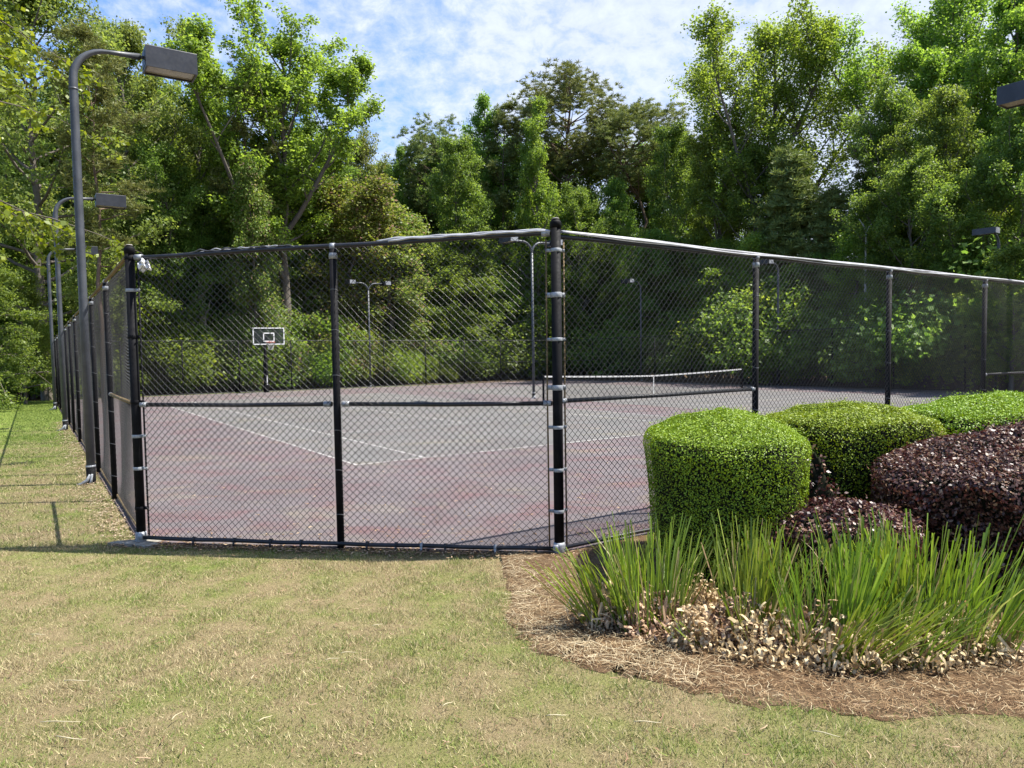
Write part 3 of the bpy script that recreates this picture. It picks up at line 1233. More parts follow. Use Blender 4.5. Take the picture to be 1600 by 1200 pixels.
# ------------------------------------------------------------------ basketball hoop
hp = P(10.35, 36.9)
hoop = thing('basketball_hoop', 'basketball hoop with glass backboard on a padded black pole', 'basketball hoop', hp, TH)
mb = MB()
mb.tube([(0, 0, -.1), (0, 0, 2.2), (0, 0, 3.25)], .075, 14)
mb.obj('pole', BLACK, hoop, True)
mb = MB()
mb.tube([(0, 0, .02), (0, 0, .35), (0, 0, 1.9), (0, 0, 1.95)], [.16, .13, .125, .1], 14)
mb.obj('pole_padding', BLACK, hoop, True)
mb = MB()
mb.box((.04, -.125, .75), (.05, .012, .55), None, .004)
mb.obj('white_sticker', WHITE, hoop)
mb = MB()
mb.tube([(0, 0, 3.15), (0.02, -.62, 3.2)], .05, 10)
mb.tube([(0, 0, 2.8), (0.02, -.62, 2.98)], .035, 10)
mb.obj('arm', BLACK, hoop, True)
by = -.68
mb = MB()
mb.box((.05, by, 3.28), (1.72, .02, .92))
bd = mb.obj('backboard', GLASS, hoop)
mb = MB()
for (cx_, cz_, w_, h_) in ((0, .46, 1.77, .055), (0, -.46, 1.77, .055), (-.86, 0, .055, .86), (.86, 0, .055, .86), (0, .17, .61, .06), (-.29, -.06, .06, .40), (.29, -.06, .06, .40), (0, -.29, .61, .06)):
    mb.box((.05 + cx_, by - .016, 3.28 + cz_), (w_, .03, h_), None, .004)
mb.obj('white_frame', WHITE, bd)
mb = MB()
pts = [(.05 + .23 * math.cos(q * 6.2832 / 20), by - .38 + .23 * math.sin(q * 6.2832 / 20), 2.93) for q in range(21)]
mb.tube(pts, .016, 8, False)
mb.box((.05, by - .08, 2.92), (.16, .14, .06), None, .005)
rm = mb.obj('rim', ORANGE, hoop, True)
mb = MB()
for q in range(12):
    for s_ in (1, -1):
        pp = []
        for z_ in range(6):
            a_ = 6.2832 * (q + s_ * z_ * .5) / 12
            rr = .22 - .10 * min(1, z_ / 4)
            pp.append((.05 + rr * math.cos(a_), by - .38 + rr * math.sin(a_), 2.92 - z_ * .085))
        mb.tube(pp, .009, 4, False)
mb.obj('hoop_net', CORD, rm)

# ------------------------------------------------------------------ tennis net on the second court
n1, n2, nv = UC + CD - .914, UC + CD + 10.97 + .914, VC + 11.885
na = P(n1, nv)
dv = P(n2, nv) - na
NL = dv.length
net = thing('tennis_net', 'dark tennis net with white tape band across the far court', 'tennis net', na, math.atan2(dv.y, dv.x))
net.rotation_euler = (0, -math.asin(dv.z / NL), net.rotation_euler.z)


def nz_(x):
    t = abs(x / NL * 2 - 1)
    return .914 + .156 * t ** 1.4


mb = MB()
xs_ = np.linspace(.06, NL - .06, 41)
for i in range(40):
    x1, x2 = xs_[i], xs_[i + 1]
    mb.add([(x1, -.012, nz_(x1) - .065), (x2, -.012, nz_(x2) - .065), (x2, -.012, nz_(x2)), (x1, -.012, nz_(x1)),
            (x1, .012, nz_(x1) - .065), (x2, .012, nz_(x2) - .065), (x2, .012, nz_(x2)), (x1, .012, nz_(x1))],
           [(0, 1, 2, 3), (5, 4, 7, 6), (3, 2, 6, 7), (1, 0, 4, 5)])
mb.obj('net_band', CORD, net)
mb = MB()
mb.box((NL / 2, -.016, .45), (.055, .008, .88))
mb.obj('centre_strap', CORD, net)
cw = .0022
V, F = [], []


def strip(a_, b_, wv):
    o_ = len(V)
    V.extend([tuple(Vector(a_) - wv), tuple(Vector(b_) - wv), tuple(Vector(b_) + wv), tuple(Vector(a_) + wv)])
    F.append((o_, o_ + 1, o_ + 2, o_ + 3))


for x in np.arange(.08, NL - .05, .048):
    strip((x, 0, .04), (x, 0, nz_(x) - .05), Vector((cw, 0, 0)))
for k_ in range(19):
    for i in range(20):
        x1, x2 = .06 + (NL - .12) * i / 20, .06 + (NL - .12) * (i + 1) / 20
        strip((x1, .002, .04 + (nz_(x1) - .1) * k_ / 18), (x2, .002, .04 + (nz_(x2) - .1) * k_ / 18), Vector((0, 0, cw)))
link('net_mesh', raw_mesh('net_mesh', np.array(V), np.array(F)), NETM, net)
for x in (0, NL):
    mb = MB()
    mb.tube([(x, 0, -.1), (x, 0, 1.06), (x, 0, 1.10)], [.045, .045, .03], 12)
    if x:
        mb.box((x - .06, -.04, .85), (.1, .05, .12), None, .01)
    mb.obj('post', BLACK, net, True)
# ------------------------------------------------------------------ trees
def unit(v):
    return v / np.maximum(1e-9, np.linalg.norm(v, axis=-1, keepdims=True))


def leaf_quads(C, D, Nn, L, W):
    """rhombic leaves: centre, long direction, facing, length, width; creased along the rib"""
    S = unit(np.cross(D, Nn))
    N2 = np.cross(S, D)
    L, W = L[:, None], W[:, None]
    V = np.stack([C - D * L * .5, C + S * W * .5 - D * L * .06 + N2 * W * .12, C + D * L * .5, C - S * W * .5 - D * L * .06 + N2 * W * .12], 1)
    return V.reshape(-1, 3), np.arange(4 * len(C)).reshape(-1, 4)


def rand_dirs(g, n):
    return unit(g.normal(size=(n, 3)))


def clump_leaves(g, centres, radii, per, size, flat=.75, upb=.55, droop=0.0):
    n = len(centres) * per
    c = np.repeat(centres, per, 0)
    r = np.repeat(radii, per)[:, None]
    d = rand_dirs(g, n)
    rad = g.random(n)[:, None] ** .45
    p = c + d * rad * r * np.array([1, 1, flat])
    if droop:
        p[:, 2] -= droop * (np.linalg.norm((p - c)[:, :2], axis=1)) ** 1.3
    N_ = unit(d * .55 + np.array([0, 0, upb]) + g.normal(size=(n, 3)) * .55)
    D = unit(np.cross(N_, rand_dirs(g, n)) + d * .4 - np.array([0, 0, droop * .6]))
    L = size * g.uniform(.5, 1.5, n)
    return leaf_quads(p, D, N_, L, L * g.uniform(.6, .85, n))


def needle_tufts(g, centres, per, ln, wd):
    n = len(centres) * per
    c = np.repeat(centres, per, 0)
    d = rand_dirs(g, n)
    d[:, 2] = np.abs(d[:, 2]) * 1.0 - .15
    d = unit(d)
    L = ln * g.uniform(.7, 1.2, n)
    p = c + d * L[:, None] * .5
    return leaf_quads(p, d, rand_dirs(g, n), L, np.full(n, wd))


def bez(p, d0, L, rise, g, k=5, wob=.06):
    """limb: starts along d0 and bends by rise (up +, down -)"""
    pts = [p]
    d = d0.copy()
    for i in range(k):
        d = unit(d + np.array([0, 0, rise / k]) + g.normal(size=3) * wob)
        pts.append(pts[-1] + d * L / k)
    return np.array(pts)


def along(pts, t):
    k = len(pts) - 1
    x = np.clip(t, 0, 1) * k
    i = int(min(k - 1, math.floor(x)))
    return pts[i] + (pts[i + 1] - pts[i]) * (x - i), unit(pts[i + 1] - pts[i])


def wood(mb, pts, r0_, r1_, n=7):
    k = len(pts)
    mb.tube([tuple(p) for p in pts], [r0_ + (r1_ - r0_) * i / (k - 1) for i in range(k)], n, False)


def make_tree(kind, seed, H, Rr, base, nl, prof, el, leafsize, per, clr, leaders=1, rise=.5, sec=5, flat=.75, trunk_r=None, spread=.3, lead_at=.35, droop=0, wob=.02, top=.97):
    g = np.random.default_rng(seed)
    tr = trunk_r or H * .013
    mb = MB()
    centres, radii, tuft = [], [], []
    lead = []
    nz = 9
    tp = [np.array([0, 0, -.3])]
    for i in range(1, nz + 1):
        tp.append(np.array([g.normal() * wob * H * i / nz * .5, g.normal() * wob * H * i / nz * .5, H * top * i / nz]))
    tp = np.array(tp)
    wood(mb, tp, tr, tr * .12, 9)
    lead.append((tp, base, 1.0, tr))
    for q in range(leaders - 1):
        t0 = lead_at + .12 * q
        p, _ = along(tp, t0)
        a = q * 2.4 + g.uniform(-.4, .4) + seed
        d = unit(np.array([math.cos(a) * spread * 1.7, math.sin(a) * spread * 1.7, 1]))
        Ll = H * (1 - t0) * g.uniform(.78, .98)
        pts = bez(p, d, Ll, .55, g, 6, .05)
        wood(mb, pts, tr * .55, tr * .08, 7)
        lead.append((pts, .15, .8, tr * .5))
    for (lp, b0, sc, lr) in lead:
        n_l = max(5, int(nl * (1 if lp is tp else .6)))
        for i in range(n_l):
            f = (i + g.random()) / n_l
            t = b0 + (.985 - b0) * f
            p, ax = along(lp, t)
            a = i * 2.4 + g.uniform(-.5, .5)
            R_ = Rr * sc * prof(f) * g.uniform(.5, 1.25)
            if R_ < .25:
                R_ = .25
            e = el[0] + (el[1] - el[0]) * f + g.normal() * .12
            d = np.array([math.cos(a) * math.cos(e), math.sin(a) * math.cos(e), math.sin(e)])
            pts = bez(p, d, R_ / max(.45, math.cos(e) ** .7), rise, g, 5, .09)
            wood(mb, pts, max(.025, lr * .42 * (1 - .6 * f)), .012, 5)
            for s_ in range(sec):
                u_ = .28 + .72 * (s_ + g.random()) / sec
                q0, qd = along(pts, u_)
                sd = unit(qd + rand_dirs(g, 1)[0] * .95 + np.array([0, 0, .1 + rise * .2]))
                sl = max(.5, R_ * .36) * g.uniform(.5, 1.3)
                q1 = q0 + sd * sl
                if R_ > 1.2:
                    wood(mb, [q0, (q0 + q1) / 2 + g.normal(size=3) * .05, q1], .02, .008, 4)
                for q_ in (q1, (q0 + q1) / 2):
                    centres.append(q_ + g.normal(size=3) * .12)
                    radii.append(clr * g.uniform(.65, 1.25))
            centres.append(pts[-1])
            radii.append(clr * .9)
        centres.append(lp[-1] + np.array([0, 0, .1]))
        radii.append(clr * .8)
    C = np.array(centres)
    Rd = np.array(radii)
    if kind == 'needle':
        nt = 7
        cc = np.repeat(C, nt, 0) + g.normal(size=(len(C) * nt, 3)) * np.repeat(Rd, nt)[:, None] * np.array([.5, .5, .33])
        V, F = needle_tufts(g, cc, per, leafsize, leafsize * .16)
    else:
        V, F = clump_leaves(g, C, Rd, per, leafsize, flat, .55, droop)
    return mb.mesh('trunk', True), raw_mesh('crown', V, F)


def make_pine(seed, H, rx, rz, hc, n, per=26, ln=.34):
    """old pine: bare trunk under a rounded crown of needle tufts"""
    g = np.random.default_rng(seed)
    mb = MB()
    tp = np.array([[0, 0, -.3]] + [[g.normal() * .12 * i, g.normal() * .12 * i, (H - rz * .5) * i / 8] for i in range(1, 9)])
    wood(mb, tp, .25, .06, 9)
    d = rand_dirs(g, n)
    d[:, 2] = d[:, 2] * .9 + .15
    rr = g.uniform(.45, 1.0, n) ** .6
    lob = 1 + .16 * np.sin(d[:, 0] * 5 + seed) * np.sin(d[:, 1] * 5 + 1) + .10 * np.sin(d[:, 2] * 9)
    C = d * (rr * lob)[:, None] * np.array([rx, rx, rz]) + np.array([0, 0, hc])
    C[:, 2] = np.where(C[:, 2] < hc - rz * .75, hc - rz * .75 + g.random(n) * .5, C[:, 2])
    for i in range(0, n, 3):
        r_ = math.hypot(C[i, 0], C[i, 1])
        z_ = min(H - rz * .6, max(hc - rz * 1.05, C[i, 2] - r_ * .55))
        p0, _ = along(tp, z_ / (H - rz * .5))
        mid = p0 * .45 + C[i] * .55 + np.array([0, 0, -.25])
        wood(mb, [p0, mid, C[i]], .06, .012, 5)
    nt = 8
    cc = np.repeat(C, nt, 0) + g.normal(size=(n * nt, 3)) * np.array([.36, .36, .36])
    V, F = needle_tufts(g, cc, per, ln, ln * .15)
    return mb.mesh('trunk', True), raw_mesh('crown', V, F)


dome = lambda f: math.sin(math.pi * min(1, .22 + .78 * f)) ** .7 if f < 1 else .1
cone = lambda f: (1 - f) ** .75 * .95 + .08
oval = lambda f: max(.12, math.sin(math.pi * (.16 + .80 * f)) ** .8)
umb = lambda f: .62 + .38 * math.sin(math.pi * min(1, f * 1.1))
slim = lambda f: max(.12, (math.sin(math.pi * (.2 + .78 * f))) ** .6 * (1 - .45 * f))

PROTO = {
    # tall tulip trees and sweetgums with upswept plume-like limbs
    'poplar_a': (make_tree('leaf', 21, 24, 4.8, .22, 26, oval, (.35, 1.0), 0.160, 75, .62, 3, .8, 8, .9, spread=.30), 'poplar', BARK),
    'poplar_b': (make_tree('leaf', 22, 24, 4.0, .14, 34, slim, (.3, .95), 0.152, 75, .60, 1, .8, 7, .9), 'poplar', BARK),
    'poplar_c': (make_tree('leaf', 27, 24, 4.6, .34, 22, oval, (.4, 1.0), 0.160, 69, .58, 4, .8, 8, 1.0, spread=.38, lead_at=.32), 'poplar', BARK),
    'poplar_d': (make_tree('leaf', 29, 24, 4.3, .24, 28, oval, (.45, 1.05), 0.144, 45, .66, 5, .8, 9, 1.0, spread=.34, lead_at=.26), 'poplar', BARK),
    'maple_a': (make_tree('leaf', 31, 18, 4.7, .10, 42, oval, (.25, .85), 0.152, 93, .78, 1, .5, 6, .6), 'maple', BARK),
    'maple_b': (make_tree('leaf', 32, 18, 4.1, .08, 40, oval, (.35, .9), 0.148, 93, .76, 2, .5, 5, .65), 'maple', BARK),
    'oak_a': (make_tree('leaf', 41, 20, 5.7, .18, 42, dome, (.15, .8), 0.152, 90, .82, 1, .4, 6, .65), 'oak', BARK),
    'pine_a': (make_pine(51, 25, 4.3, 4.6, 20.0, 250), 'pine', PBARK),
    'pine_b': (make_pine(52, 25, 3.6, 5.4, 19.0, 230), 'pine', PBARK),
    'pine_thin': (make_tree('needle', 53, 22, 2.6, .38, 26, oval, (-.2, .5), .32, 17, .55, 1, .4, 4, .5, trunk_r=.16), 'pine', PBARK),
    'pine_young': (make_tree('needle', 54, 10, 2.3, .06, 46, cone, (.1, .8), .30, 18, .42, 1, .7, 4, .7, trunk_r=.11), 'pine', PBARK),
    'vine': (make_tree('leaf', 61, 13, 2.1, .10, 32, slim, (-.2, .6), 0.128, 81, .6, 2, -.5, 5, 1.1, spread=.16, droop=.25), 'vine', BARK),
    'sapling': (make_tree('leaf', 71, 9, 2.5, .10, 26, oval, (.3, .9), 0.120, 66, .52, 1, .5, 5, .65), 'bush', BARK),
    'droop': (make_tree('leaf', 72, 9, 3.0, .10, 30, cone, (.2, .5), 0.104, 78, .55, 1, -.7, 5, .45, droop=.3), 'maple', BARK),
}


def bush_mesh(seed, rx, ry, h, n, size):
    n, size = int(n * 3.4), size * .50
    g = np.random.default_rng(seed)
    nc = 46
    a = g.uniform(0, 6.2832, nc)
    r = np.sqrt(g.random(nc))
    top = h * (1 - .55 * r ** 2) * g.uniform(.7, 1.12, nc)
    zz = top * g.uniform(.12, 1, nc) ** .55
    C = np.stack([np.cos(a) * r * rx, np.sin(a) * r * ry, zz], 1)
    V, F = clump_leaves(g, C, np.full(nc, .34 * h ** .5) * g.uniform(.7, 1.3, nc), n, size, .8, .5, .1)
    mb = MB()
    for i in range(0, nc, 3):
        p = C[i]
        mb.tube([(p[0] * .15, p[1] * .15, -.1), (p[0] * .5, p[1] * .5, p[2] * .6), tuple(p)], [.03, .02, .008], 5, False)
    return mb.mesh('stems', True), raw_mesh('foliage', V, F)


BPROTO = {
    'bush_a': bush_mesh(81, 2.0, 1.5, 2.6, 70, .17),
    'bush_b': bush_mesh(82, 1.6, 1.5, 2.0, 70, .15),
    'bush_c': bush_mesh(83, 2.6, 1.6, 3.6, 80, .19),
}
HDES = {'poplar_a': 24, 'poplar_b': 24, 'poplar_c': 24, 'poplar_d': 24, 'maple_a': 18, 'maple_b': 18, 'oak_a': 20, 'pine_a': 25, 'pine_b': 25, 'pine_thin': 22, 'pine_young': 10, 'vine': 13, 'sapling': 9, 'droop': 9}
HACT = {k_: float(np.array([v.co.z for v in PROTO[k_][0][1].vertices]).max()) for k_ in PROTO}
CAT = {'poplar': 'tree', 'maple': 'tree', 'oak': 'tree', 'pine': 'pine tree', 'vine': 'tree', 'sapling': 'tree', 'droop': 'tree'}
NAME = {'poplar': 'tulip_tree', 'maple': 'maple_tree', 'oak': 'oak_tree', 'pine': 'pine_tree', 'vine': 'vine_covered_tree', 'sapling': 'young_tree', 'droop': 'drooping_tree'}
MATV = {}


def ground_at(x, y):
    return float(ground_z(np.array([x]), np.array([y]))[0]) + .02


def tree(proto, px, Y, topy, label, rz=0.0, wide=1.0, leaf=None, group=None, seed=0):
    (tm, cm), lk, bk = PROTO[proto]
    kind = proto.split('_')[0]
    top = at_depth(px, topy, Y)
    z0 = ground_at(top.x, Y)
    s = (top.z - z0) / HACT[proto]
    root = thing(NAME[kind], label, CAT[kind], (top.x, Y, z0), rz, group)
    root.scale = (s * wide, s * wide, s)
    a = link('trunk', tm, bk, root)
    mk = leaf or lk
    me = cm
    if leaf:
        key = (proto, leaf)
        if key not in MATV:
            c2 = cm.copy()
            c2.materials.clear()
            c2.materials.append(G[leaf])
            MATV[key] = c2
        me = MATV[key]
    link('crown', me, G[mk], root)
    return root


T = tree
T('oak_a', 40, 37, -70, 'broad dark oak filling the top left corner behind the hooked light poles', 1.0)
T('pine_thin', 137, 34, 35, 'slim pine with bare straight trunk beside the nearest light pole', .4)
T('oak_a', 190, 46, 15, 'olive green oak crowning the sky left of the nearest lamp head', 2.2, .85)
T('poplar_b', 300, 49, 28, 'narrow tall tulip tree just right of the nearest lamp head', 0.3)
T('poplar_c', 432, 47, 2, 'tallest tulip tree with spreading limbs rising left of the open sky', 2.0, 1.25)
T('pine_thin', 378, 45, 95, 'thin pine with ragged browning crown above the hoop', 1.4, .9)
T('vine', 392, 44.5, 240, 'vine-draped snag standing behind the basketball backboard', .3, .8)
T('maple_b', 255, 44, 215, 'mid-height maple left of the narrow tulip tree', 1.0, .9)
T('maple_a', 470, 52, 240, 'full maple under the tallest tulip tree', 2.1, .8)
T('oak_a', 560, 68, 200, 'round-headed distant oak below the open sky', .7, .7)
T('vine', 520, 51, 262, 'vine-hung tree right of the backboard with brown trailing tips', 1.2, 1.35)
T('vine', 605, 53, 300, 'broad vine-smothered tree with withered brown outer sprays', 2.9, 1.5)
T('poplar_b', 622, 66, 222, 'small pale tulip tree in the dip of the skyline', 2.0, .6)
T('pine_b', 672, 68, 172, 'dark pine at the left end of the middle skyline', .9, .95)
T('maple_a', 712, 60, 208, 'dark rounded maple beneath the dark pine', 1.7, .8)
T('poplar_b', 752, 68, 142, 'feathery pale tulip tree between the dark pine and the bright cone', 1.2, .85)
T('pine_thin', 785, 68, 150, 'narrow dark pine left of the bright cone-shaped tree', 2.2, 1.0)
T('poplar_b', 838, 60, 145, 'bright cone-shaped tulip tree left of the round-topped pine', 2.9, .85)
T('pine_a', 888, 68, 98, 'tall round-topped pine at the centre of the skyline', .2, 1.1)
T('pine_a', 995, 66, 150, 'second round-topped pine, lower and right of the tallest one', 1.9, 1.15)
T('maple_b', 905, 60, 285, 'light maple in front of the round-topped pine trunk', .5, .9)
T('maple_a', 962, 62, 275, 'shady maple under the second round-topped pine', 2.5, .7)
T('maple_a', 1048, 58, 188, 'deep green maple right of the second round-topped pine', 1.1, .75)
T('poplar_d', 1208, 53, 8, 'towering tulip tree with several upright spires right of centre', .5, 1.2)
T('poplar_a', 1125, 55, 165, 'lower tulip tree on the left flank of the many-spired one', 1.8, .9)
T('maple_b', 1180, 51, 215, 'bright maple at the foot of the many-spired tulip tree', .2, 1.0)
T('pine_young', 1238, 46, 222, 'conical young pine in front of the many-spired tulip tree', 1.3, 1.0)
T('pine_young', 1300, 44, 285, 'shorter olive young pine beside the gap of open sky', 2.3, 1.0)
T('maple_b', 1395, 43, 128, 'leafy maple at the right edge of the sky gap', .9, .9)
T('pine_thin', 1365, 45, 190, 'dull brownish thin pine at the right side of the sky gap', .1, 1.1)
T('poplar_d', 1500, 47, -70, 'airy tall tulip tree reaching out of frame at upper right', 3.0, 1.1)
T('poplar_a', 1590, 42, -60, 'dense tall tulip tree behind the cut-off lamp head', .4, 1.0)
T('maple_a', 1478, 38, 130, 'wide bright maple below the airy tall tulip tree', 2.0, .75)
T('maple_a', 1600, 34, 120, 'big maple overhanging the right fence under the cut-off lamp head', .6, .9)
T('maple_b', 1425, 37, 235, 'mid-height maple with dark interior over the right fence', 1.9, 1.0)
T('maple_b', 1545, 34, 230, 'full leafy maple behind the dark lamp head at far right', 2.7, 1.0)
T('maple_b', 1720, 28, 160, 'maple partly out of frame at the right, shading the court', 2.2, .8)
T('poplar_b', 345, 52, 110, 'thin tulip tree between the narrow one and the tallest one', 1.9, .8)
T('droop', 30, 34, 420, 'drooping feathery tree at the far end of the lawn', .5, .9)
T('droop', 200, 42, 330, 'drooping feathery tree behind the left fence corner', 1.9, .9)
T('droop', -40, 30, 330, 'drooping feathery tree cut by the left edge of the picture', 2.5, .9)
T('sapling', 70, 36.5, 500, 'young broadleaf sapling lit at the lawn end by the third light pole', .9, .9)
T('vine', 1340, 40, 330, 'vine-covered tree left of the wide bright maple', 1.9, 1.2, 'bush')
T('vine', 1125, 51, 365, 'bright vine mound climbing a trunk behind the second fence post', .9, 1.5, 'bush')

for i, (px, ty, pr) in enumerate(((690, 222, 'maple_a'), (735, 205, 'oak_a'), (790, 212, 'maple_b'), (862, 215, 'maple_a'), (935, 235, 'oak_a'), (1015, 225, 'maple_a'), (1085, 225, 'maple_b'), (1062, 205, 'oak_a'), (655, 245, 'maple_b'), (590, 250, 'maple_a'), (240, 120, 'maple_a'), (330, 190, 'maple_b'), (480, 190, 'maple_a'))):
    T(pr, px, 71 + i % 3 if px > 560 else 55, ty, 'broadleaf tree closing the skyline between the taller trees', i * 1.1, 1.0, 'maple', 'broadleaf trees closing the skyline')

# woods behind: trees that nothing tells apart, filling the depth between the ones above
skyl = [(-200, 100), (0, 60), (150, 75), (230, 100), (262, 240), (300, 200), (430, 170), (540, 250), (640, 265), (720, 230), (880, 230), (1050, 245), (1260, 260), (1330, 290), (1400, 240), (1500, 170), (1600, 120), (1800, 80)]
g2 = np.random.default_rng(99)
deep = 'trees deep in the woods'
for i in range(110):
    px = -150 + 1950 * ((i * .618034) % 1.0)
    if px > 950 and i % 2:
        continue
    if px < 300:
        edge = 44
    elif px < 900:
        edge = np.interp(px, [300, 900], [50, 62])
    else:
        edge = np.interp(px, [900, 1000, 1212, 1400, 1560, 1800], [62, 58, 48, 42, 38, 30])
    Y = float(edge + 3 + 22 * g2.random() ** 1.2)
    ty = float(np.interp(px, [a for a, b in skyl], [b for a, b in skyl])) + (20 if px < 950 else 70) + 170 * g2.random()
    pr = ['maple_a', 'maple_b', 'poplar_b', 'oak_a', 'maple_a', 'poplar_a', 'pine_b'][i % 7]
    T(pr, float(px), Y, ty, 'broadleaf tree deep in the woods behind the front row' if not pr.startswith('pine') else 'dark pine deep in the woods behind the front row',
      float(g2.uniform(0, 6)), float(g2.uniform(.8, 1.05)), None, deep if not pr.startswith('pine') else 'pines deep in the woods')
# young trees of the understorey along the wood's edge
und = 'young trees along the edge of the woods'
for i in range(70):
    px = -100 + 1800 * ((i * .618034 + .3) % 1.0)
    if px < 180:
        edge = np.interp(px, [-100, 180], [34, 41])
    elif px < 900:
        edge = np.interp(px, [180, 420, 600, 900], [42, 47, 52, 60])
    else:
        edge = np.interp(px, [900, 1000, 1212, 1400, 1560, 1750], [59, 54, 44, 38.5, 34, 29])
    Y = float(edge + g2.uniform(1.5, 5))
    ty = float(g2.uniform(330, 470)) - (40 if px > 1300 else 0)
    T(['sapling', 'maple_b', 'sapling', 'droop'][i % 4], float(px), Y, ty, 'bushy young tree in the understorey along the wood edge' if i % 4 != 3 else 'drooping young tree in the understorey along the wood edge',
      float(g2.uniform(0, 6)), float(g2.uniform(.9, 1.3)), ['bush', 'maple', 'maple', None][i % 4], und if i % 4 != 3 else 'drooping young trees along the edge of the woods')


def bush(proto, px, Y, h, label, group, lf='bush', wide=1.0, rz=0.0):
    sm, fm = BPROTO[proto]
    p = at_depth(px, 600, Y)
    root = thing('bush', label, 'bush', (p.x, Y, ground_at(p.x, Y)), rz, group)
    s = 1.15 * h / {'bush_a': 2.6, 'bush_b': 2.0, 'bush_c': 3.6}[proto]
    root.scale = (s * wide, s * wide, s)
    link('stems', sm, BARK, root)
    key = (proto, lf)
    if key not in MATV:
        c2 = fm.copy()
        c2.materials.clear()
        c2.materials.append(G[lf])
        MATV[key] = c2
    link('foliage', MATV[key], G[lf], root)
    return root


# bushes pressing on the far fence left of and around the hoop
for i, px in enumerate((222, 240, 258, 280, 300, 318, 338, 356, 374, 392, 408, 428, 446, 466, 488, 508, 530, 548)):
    Y = np.interp(px, [220, 420, 600, 860], [41.5, 46, 50, 58]) + .6
    bush(['bush_a', 'bush_c', 'bush_a'][i % 3], px, float(Y + g2.uniform(0, 1.8)), float(g2.uniform(2.6, 5.4)),
         'sunlit tangled bush against the far fence near the hoop', 'sunlit bushes against the far fence near the hoop', ['bush', 'vine', 'bush'][i % 3], 1.0, i * 1.3)
for i, px in enumerate((570, 606, 640, 676)):
    Y = np.interp(px, [420, 600, 860], [46, 50.5, 58]) + .7
    bush('bush_a', px, float(Y), (3.6, 3.0, 2.4, 1.8)[i], 'light green bush at the far fence under the vine-smothered tree', 'light green bushes under the vine-smothered tree', ['bush', 'vine', 'bush', 'bush'][i], 1.1, i * 2.1)
for i, px in enumerate((700, 730, 765, 800, 830, 860, 900, 940, 980, 1020, 1050, 1080, 1110, 1145)):
    Y = np.interp(px, [700, 900, 1000, 1212], [56, 61, 53, 43.5]) + 1.5
    bush('bush_b', px, float(Y), float(g2.uniform(1.8, 4.2)), 'dark shaded bush behind the fence beyond the tennis net', 'shaded bushes beyond the tennis net', 'maple', 1.2, i * .9)
for i, px in enumerate((1185, 1220, 1255, 1285, 1315, 1350, 1390, 1425, 1460, 1500, 1540, 1580, 1640)):
    Y = np.interp(px, [1100, 1212, 1400, 1560, 1700], [47, 42, 36.2, 32, 28]) + .8
    bush(['bush_a', 'bush_b', 'bush_c'][i % 3], px, float(Y), float(g2.uniform(2.4, 5.6)), 'leafy bush leaning on the court fence at the right', 'leafy bushes along the right court fence', ['bush', 'maple', 'maple'][i % 3], 1.1, i * 1.7)
for i, px in enumerate((-60, -10, 45, 110, 165)):
    bush('bush_b', px, float(38.5 + i * .6), 2.2 + .4 * (i % 2), 'dark bush in shade at the end of the lawn', 'dark bushes at the end of the lawn', 'maple', 1.2, i * 2.3)

T('sapling', 1585, 29.2, 372, 'leafy young tree screening the pole of the dark lamp head at far right', 1.0, 1.3, 'maple')
# dead standing trunk left of the hoop
dp = at_depth(322, 600, 45)
mb = MB()
z0 = ground_at(dp.x, 45)
tz = at_depth(318, 432, 45).z - z0
mb.tube([(0.12, 0, -.2), (.05, 0, tz * .4), (-.1, .05, tz * .8), (-.18, .02, tz)], [.24, .2, .17, .09], 10)
mb.tube([(-.02, 0, tz * .62), (.3, .1, tz * .72), (.42, .1, tz * .8)], [.07, .05, .02], 6)
o = mb.obj('dead_tree', DBARK, None, True)
o.location = (dp.x, 45, z0)
tag(o, 'pale barkless dead trunk standing among the bushes left of the hoop', 'dead tree')

# forked dead branch poking out over the right fence
fp = at_depth(1350, 600, 38.5)
mb = MB()
z0 = ground_at(fp.x, 38.5)
a_, b_, c_, d_ = (at_depth(x, y, 38.5).z - z0 for x, y in ((1350, 372), (1350, 362), (1340, 342), (1363, 345)))
mb.tube([(0, 0, -.1), (.03, 0, b_)], [.09, .05], 8)
mb.tube([(.03, 0, b_ - .05), (-.12, 0, (b_ + c_) / 2), (-.36, 0, c_)], [.05, .035, .015], 6)
mb.tube([(.03, 0, b_ - .05), (.2, 0, (b_ + d_) / 2), (.48, 0, d_)], [.05, .03, .015], 6)
o = mb.obj('dead_sapling', DBARK, None, True)
o.location = (fp.x, 38.5, z0)
tag(o, 'forked bare dead sapling showing above the right fence rail', 'dead tree')

